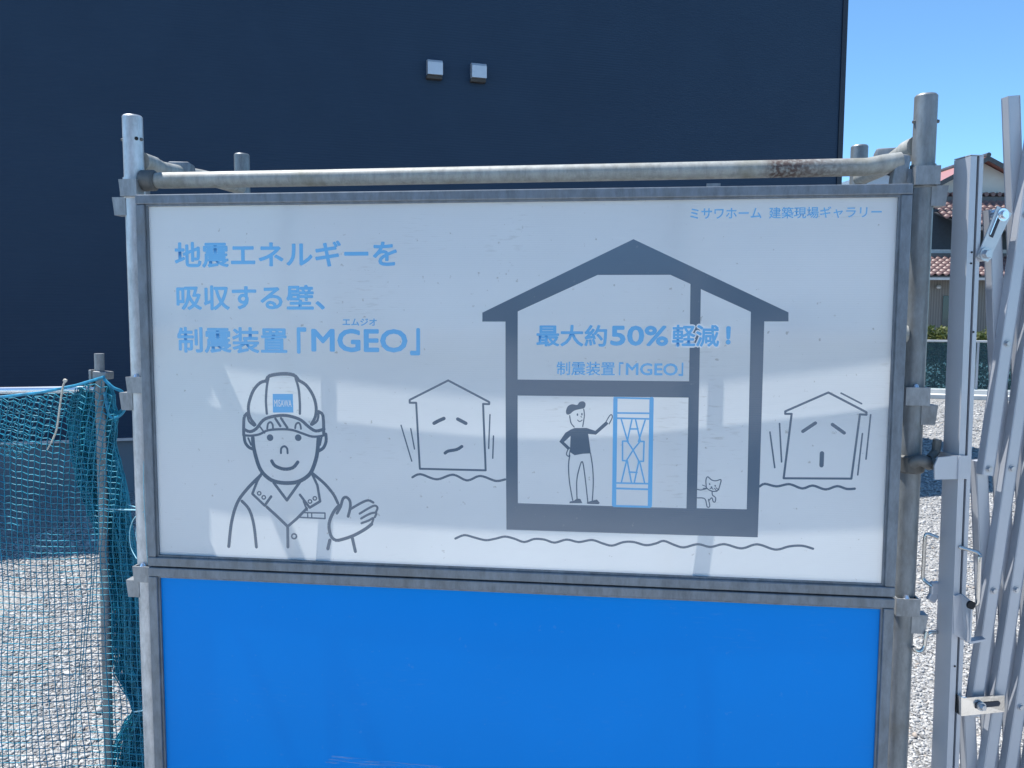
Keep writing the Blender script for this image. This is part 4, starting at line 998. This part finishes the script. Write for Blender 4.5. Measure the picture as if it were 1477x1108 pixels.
def tiled(name, O, ux, uy, w_, keep, deck_mat):
    """O eave corner, ux along the eave, uy up the slope; keep(s, t) says which tiles exist"""
    un = ux.cross(uy).normalized()
    deck = bpy.data.objects.new(name, None); COL.objects.link(deck); deck.parent = nb; deck.location = O - poff
    R3 = Matrix((ux, uy, un)).transposed().to_4x4()
    k = 0
    ns = int(w_[0] / TW) + 1; ntl = int(w_[1] / (TL - 0.03)) + 1
    for j in range(ntl):
        for i in range(ns):
            s, t = i * TW, j * (TL - 0.03)
            if not keep(s, t): continue
            o = bpy.data.objects.new('roof_tile', TM); COL.objects.link(o); o.parent = deck
            o.matrix_local = Matrix.Translation(ux * s + uy * t + un * 0.01) @ R3; k += 1
    return deck, k
# lower pent roof
E0 = hpt(1290, DH - 0.9, zpx(398, DH - 0.9)); E1 = hpt(1540, DH - 0.9, zpx(398, DH - 0.9)); T0 = hpt(1290, DH + 1.25, zpx(370, DH + 1.25))
ux = (E1 - E0).normalized(); uy = T0 - E0; uy -= ux * uy.dot(ux); sl = uy.length; uy.normalize()
MB().prism([E0, E1, E1 + uy * sl, E0 + uy * sl], Vector((0, 0, -0.05))).build('roof_deck', MT['verge'], nb)
tiled('lower_roof', E0 + Vector((0, 0, 0.02)), ux, uy, ((E1 - E0).length - 0.2, sl), lambda s, t: True, None)
MB().prism([E0 + Vector((0, 0, -0.06)), E1 + Vector((0, 0, -0.06)), E1 + Vector((0, 0, -0.15)), E0 + Vector((0, 0, -0.15))], CF * 0.05).build('gutter', MT['fascia'], nb)
mb = MB(); mb.prism([hpt(1290, DH + 1.0, zpx(374, DH + 1.2)), hpt(1540, DH + 1.0, zpx(374, DH + 1.2)), hpt(1540, DH + 1.0, zpx(366, DH + 1.2)), hpt(1290, DH + 1.0, zpx(366, DH + 1.2))], CF * 0.3); mb.build('wall_ridge', MT['ridge'], nb)
MB().prism([hpt(1290, DH + 1.24, zpx(366, DH + 1.2)), hpt(1540, DH + 1.24, zpx(366, DH + 1.2)), hpt(1540, DH + 1.24, zpx(360, DH + 1.2)), hpt(1290, DH + 1.24, zpx(360, DH + 1.2))], CF * 0.06).build('flashing', MT['fascia'], nb)
# upper skirt roof whose verge runs down to the right
dt, db = DH + 2.2, DH + 0.2
A0 = hpt(1322, dt, zpx(291, dt)); A1 = hpt(1560, dt, zpx(291, dt)); Bq = hpt(1322, db, zpx(291, dt) - 1.15)
ux = (A1 - A0).normalized(); uy = A0 - Bq; uy -= ux * uy.dot(ux); sl = uy.length; uy.normalize()
O = A0 - uy * sl
def verge_t(s):       # the verge line in roof coordinates, from photo points on the roof's plane
    n_ = ux.cross(uy).normalized()
    P, Q = hp(1341, 303, O, n_), hp(1452, 364, O, n_)
    a, b = ((P - O).dot(ux), (P - O).dot(uy)), ((Q - O).dot(ux), (Q - O).dot(uy))
    return a[1] + (b[1] - a[1]) * (s - a[0]) / (b[0] - a[0])
tiled('skirt_roof', O + Vector((0, 0, 0.03)), ux, uy, ((A1 - A0).length, sl), lambda s, t: t > verge_t(s) - 0.02, None)
n_ = ux.cross(uy).normalized(); s_a, s_b = -0.2, 0.0
L0 = [O + ux * s + uy * max(-0.4, min(sl, verge_t(s))) for s in (0.0, 1.0, 2.0, 3.0, 4.0, 5.0, 6.0)]
MB().prism([A0 + uy * 0.0] + [A1] + L0[::-1], -n_ * 0.06).build('roof_deck', MT['verge'], nb)
# ridge tiles along the top of the skirt roof
rz0 = zpx(296, dt)
MB().prism([hpt(1318, dt - 0.1, rz0), hpt(1456, dt - 0.1, rz0), hpt(1456, dt - 0.1, zpx(284, dt)), hpt(1318, dt - 0.1, zpx(284, dt))], CF * 0.3).build('ridge', MT['ridge'], nb)
for k in range(15):
    p = hpt(1320 + k * 9.4, dt - 0.16, zpx(281, dt)); MB().tube([p, p + CF * 0.36], [0.085, 0.095], 10).build('ridge_tile', MT['tile'], nb, smooth=True)
# gable above
dg = DH + 2.6
ap = hpt(1403, dg, zpx(233, dg)); gl = hpt(1300, dg, zpx(290, dg)); gr = hpt(1512, dg, zpx(290, dg))
gl2 = hpt(1300, dg, rz0 - 0.2); gr2 = hpt(1512, dg, rz0 - 0.2)
MB().prism([gl2, gr2, gr, ap, gl], CF * 6).build('gable_wall', MT['plaster'], nb)
for q, (e, mat) in enumerate(((gl, MT['pinkroof']), (gr, MT['pinkroof']))):
    dirv = (e - ap).normalized(); ee = e + dirv * 0.6; up = Vector((0, 0, 0.05))
    f0 = -CF * 0.5
    MB().prism([ap + f0 + up, ee + f0 + up, ee + CF * 6.3 + up, ap + CF * 6.3 + up], Vector((0, 0, 0.07))).build('gable_roof', mat, nb)
    MB().prism([ap + f0 - CF * 0.03 + up * 2.5, ee + f0 - CF * 0.03 + up * 2.5, ee + f0 - CF * 0.03 - up * 1.5, ap + f0 - CF * 0.03 - up * 1.5], CF * 0.025).build('verge_board', MT['verge'], nb)
pk = ap + Vector((0, 0, 0.16)); MB().tube([pk - CF * 0.55, pk + CF * 6], 0.09, 10).build('ridge_tile', MT['ridge'], nb, smooth=True)

# ---- pale blue roof far behind the scaffold's right corner
D2 = 46.0
MT['bluewall'] = plain('pale_blue_cladding', (0.42, 0.48, 0.56), rough=0.6, var=0.05)
MT['whitetrim'] = plain('white_trim', (0.75, 0.76, 0.78), rough=0.5)
fb2 = thing('house', 'distant house with pale blue gable and white verge boards', 'house', hpt(1262, D2, 0))
a2, l2, r2 = hpt(1272, D2, zpx(246, D2)), hpt(1205, D2, zpx(268, D2)), hpt(1338, D2, zpx(268, D2))
MB().prism([hpt(1210, D2 + 0.3, 0), hpt(1333, D2 + 0.3, 0), hpt(1333, D2 + 0.3, zpx(270, D2)), a2 + CF * 0.3 - Vector((0, 0, 0.2)), hpt(1210, D2 + 0.3, zpx(270, D2))], CF * 7).build('wall', MT['bluewall'], fb2)
for e in (l2, r2):
    MB().prism([a2, e, e + CF * 7.6, a2 + CF * 7.6], Vector((0, 0, 0.12))).build('roof', MT['bluewall'], fb2)
    MB().prism([a2 + Vector((0, 0, 0.13)), e + Vector((0, 0, 0.13)), e + Vector((0, 0, -0.12)), a2 + Vector((0, 0, -0.12))], -CF * 0.05).build('verge_board', MT['whitetrim'], fb2)
MB().prism([hpt(1222, D2 + 0.2, zpx(300, D2)), hpt(1232, D2 + 0.2, zpx(300, D2)), hpt(1232, D2 + 0.2, zpx(274, D2)), hpt(1222, D2 + 0.2, zpx(274, D2))], CF * 0.15).build('window', MT['darkwin'], fb2)

# ---- across the road, behind the camera: what the glossy sheets mirror
MT['clad'] = plain('grey_brown_cladding', (0.16, 0.15, 0.14), rough=0.8, var=0.15, scale=2)
MT['slate'] = plain('slate_roof', (0.06, 0.065, 0.07), rough=0.6, var=0.2, scale=4)
def street_house(x0, x1, y1, h, ridge, wallc, label):
    t = thing('house', label, 'house', ((x0 + x1) / 2, y1 - 4, 0))
    MB().span((x0, y1 - 8, 0), (x1, y1, h)).build('wall', wallc, t)
    xm = (x0 + x1) / 2
    MB().prism([(x0 - 0.5, y1 + 0.5, h + 0.002), (x1 + 0.5, y1 + 0.5, h + 0.002), (x1 + 0.5, y1 - 4, h + ridge), (x0 - 0.5, y1 - 4, h + ridge)], (0, 0, 0.12)).build('roof', MT['slate'], t)
    MB().prism([(x0 - 0.5, y1 - 8.5, h + 0.002), (x1 + 0.5, y1 - 8.5, h + 0.002), (x1 + 0.5, y1 - 4, h + ridge), (x0 - 0.5, y1 - 4, h + ridge)], (0, 0, 0.12)).build('roof', MT['slate'], t)
    for z0, z1 in ((0.9, 2.1), (3.5, 4.7)):
        for xc in (x0 + (x1 - x0) * 0.28, x0 + (x1 - x0) * 0.72):
            wn_ = MB().span((xc - 0.85, y1 + 0.003, z0), (xc + 0.85, y1 + 0.05, z1)).build('window', MT['whitetrim'], t)
            for q in (-1, 1): MB().span((xc + q * 0.42 - 0.37, y1 + 0.052, z0 + 0.07), (xc + q * 0.42 + 0.37, y1 + 0.058, z1 - 0.07)).build('pane', MT['darkwin'], wn_)
street_house(-13.5, -3.2, -34.0, 5.6, 1.9, MT['clad'], 'grey-brown house across the road, opposite the net fence')
street_house(-2.2, 7.6, -33.5, 5.8, 2.0, MT['clad'], 'grey-brown house across the road, facing the sign')
street_house(8.8, 19.0, -34.0, 5.6, 1.9, MT['clad'], 'grey-brown house across the road, opposite the folding gate')
for px, side in ((467, 'on the net fence side'), (1036, 'on the folding gate side')):
    p = hy(px, 560, 10.9); t = thing('utility_pole', 'tall grey concrete utility pole across the road, ' + side, 'pole', (p.x, -10.9, 0), 'utility poles across the road')
    MB().tube([(p.x, -10.9, 0), (p.x, -10.9, 9.0)], [0.17, 0.11], 18).build('shaft', MT['concrete'], t, smooth=True)
    MB().span((p.x - 0.9, -10.95, 8.3), (p.x + 0.9, -10.85, 8.42)).build('crossarm', MT['galv'], t)
    for q in (-0.75, 0.0, 0.75): MB().tube([(p.x + q, -10.9, 8.42), (p.x + q, -10.9, 8.5), (p.x + q, -10.9, 8.6)], [0.03, 0.06, 0.03], 10).build('insulator', MT['whitetrim'], t, smooth=True)
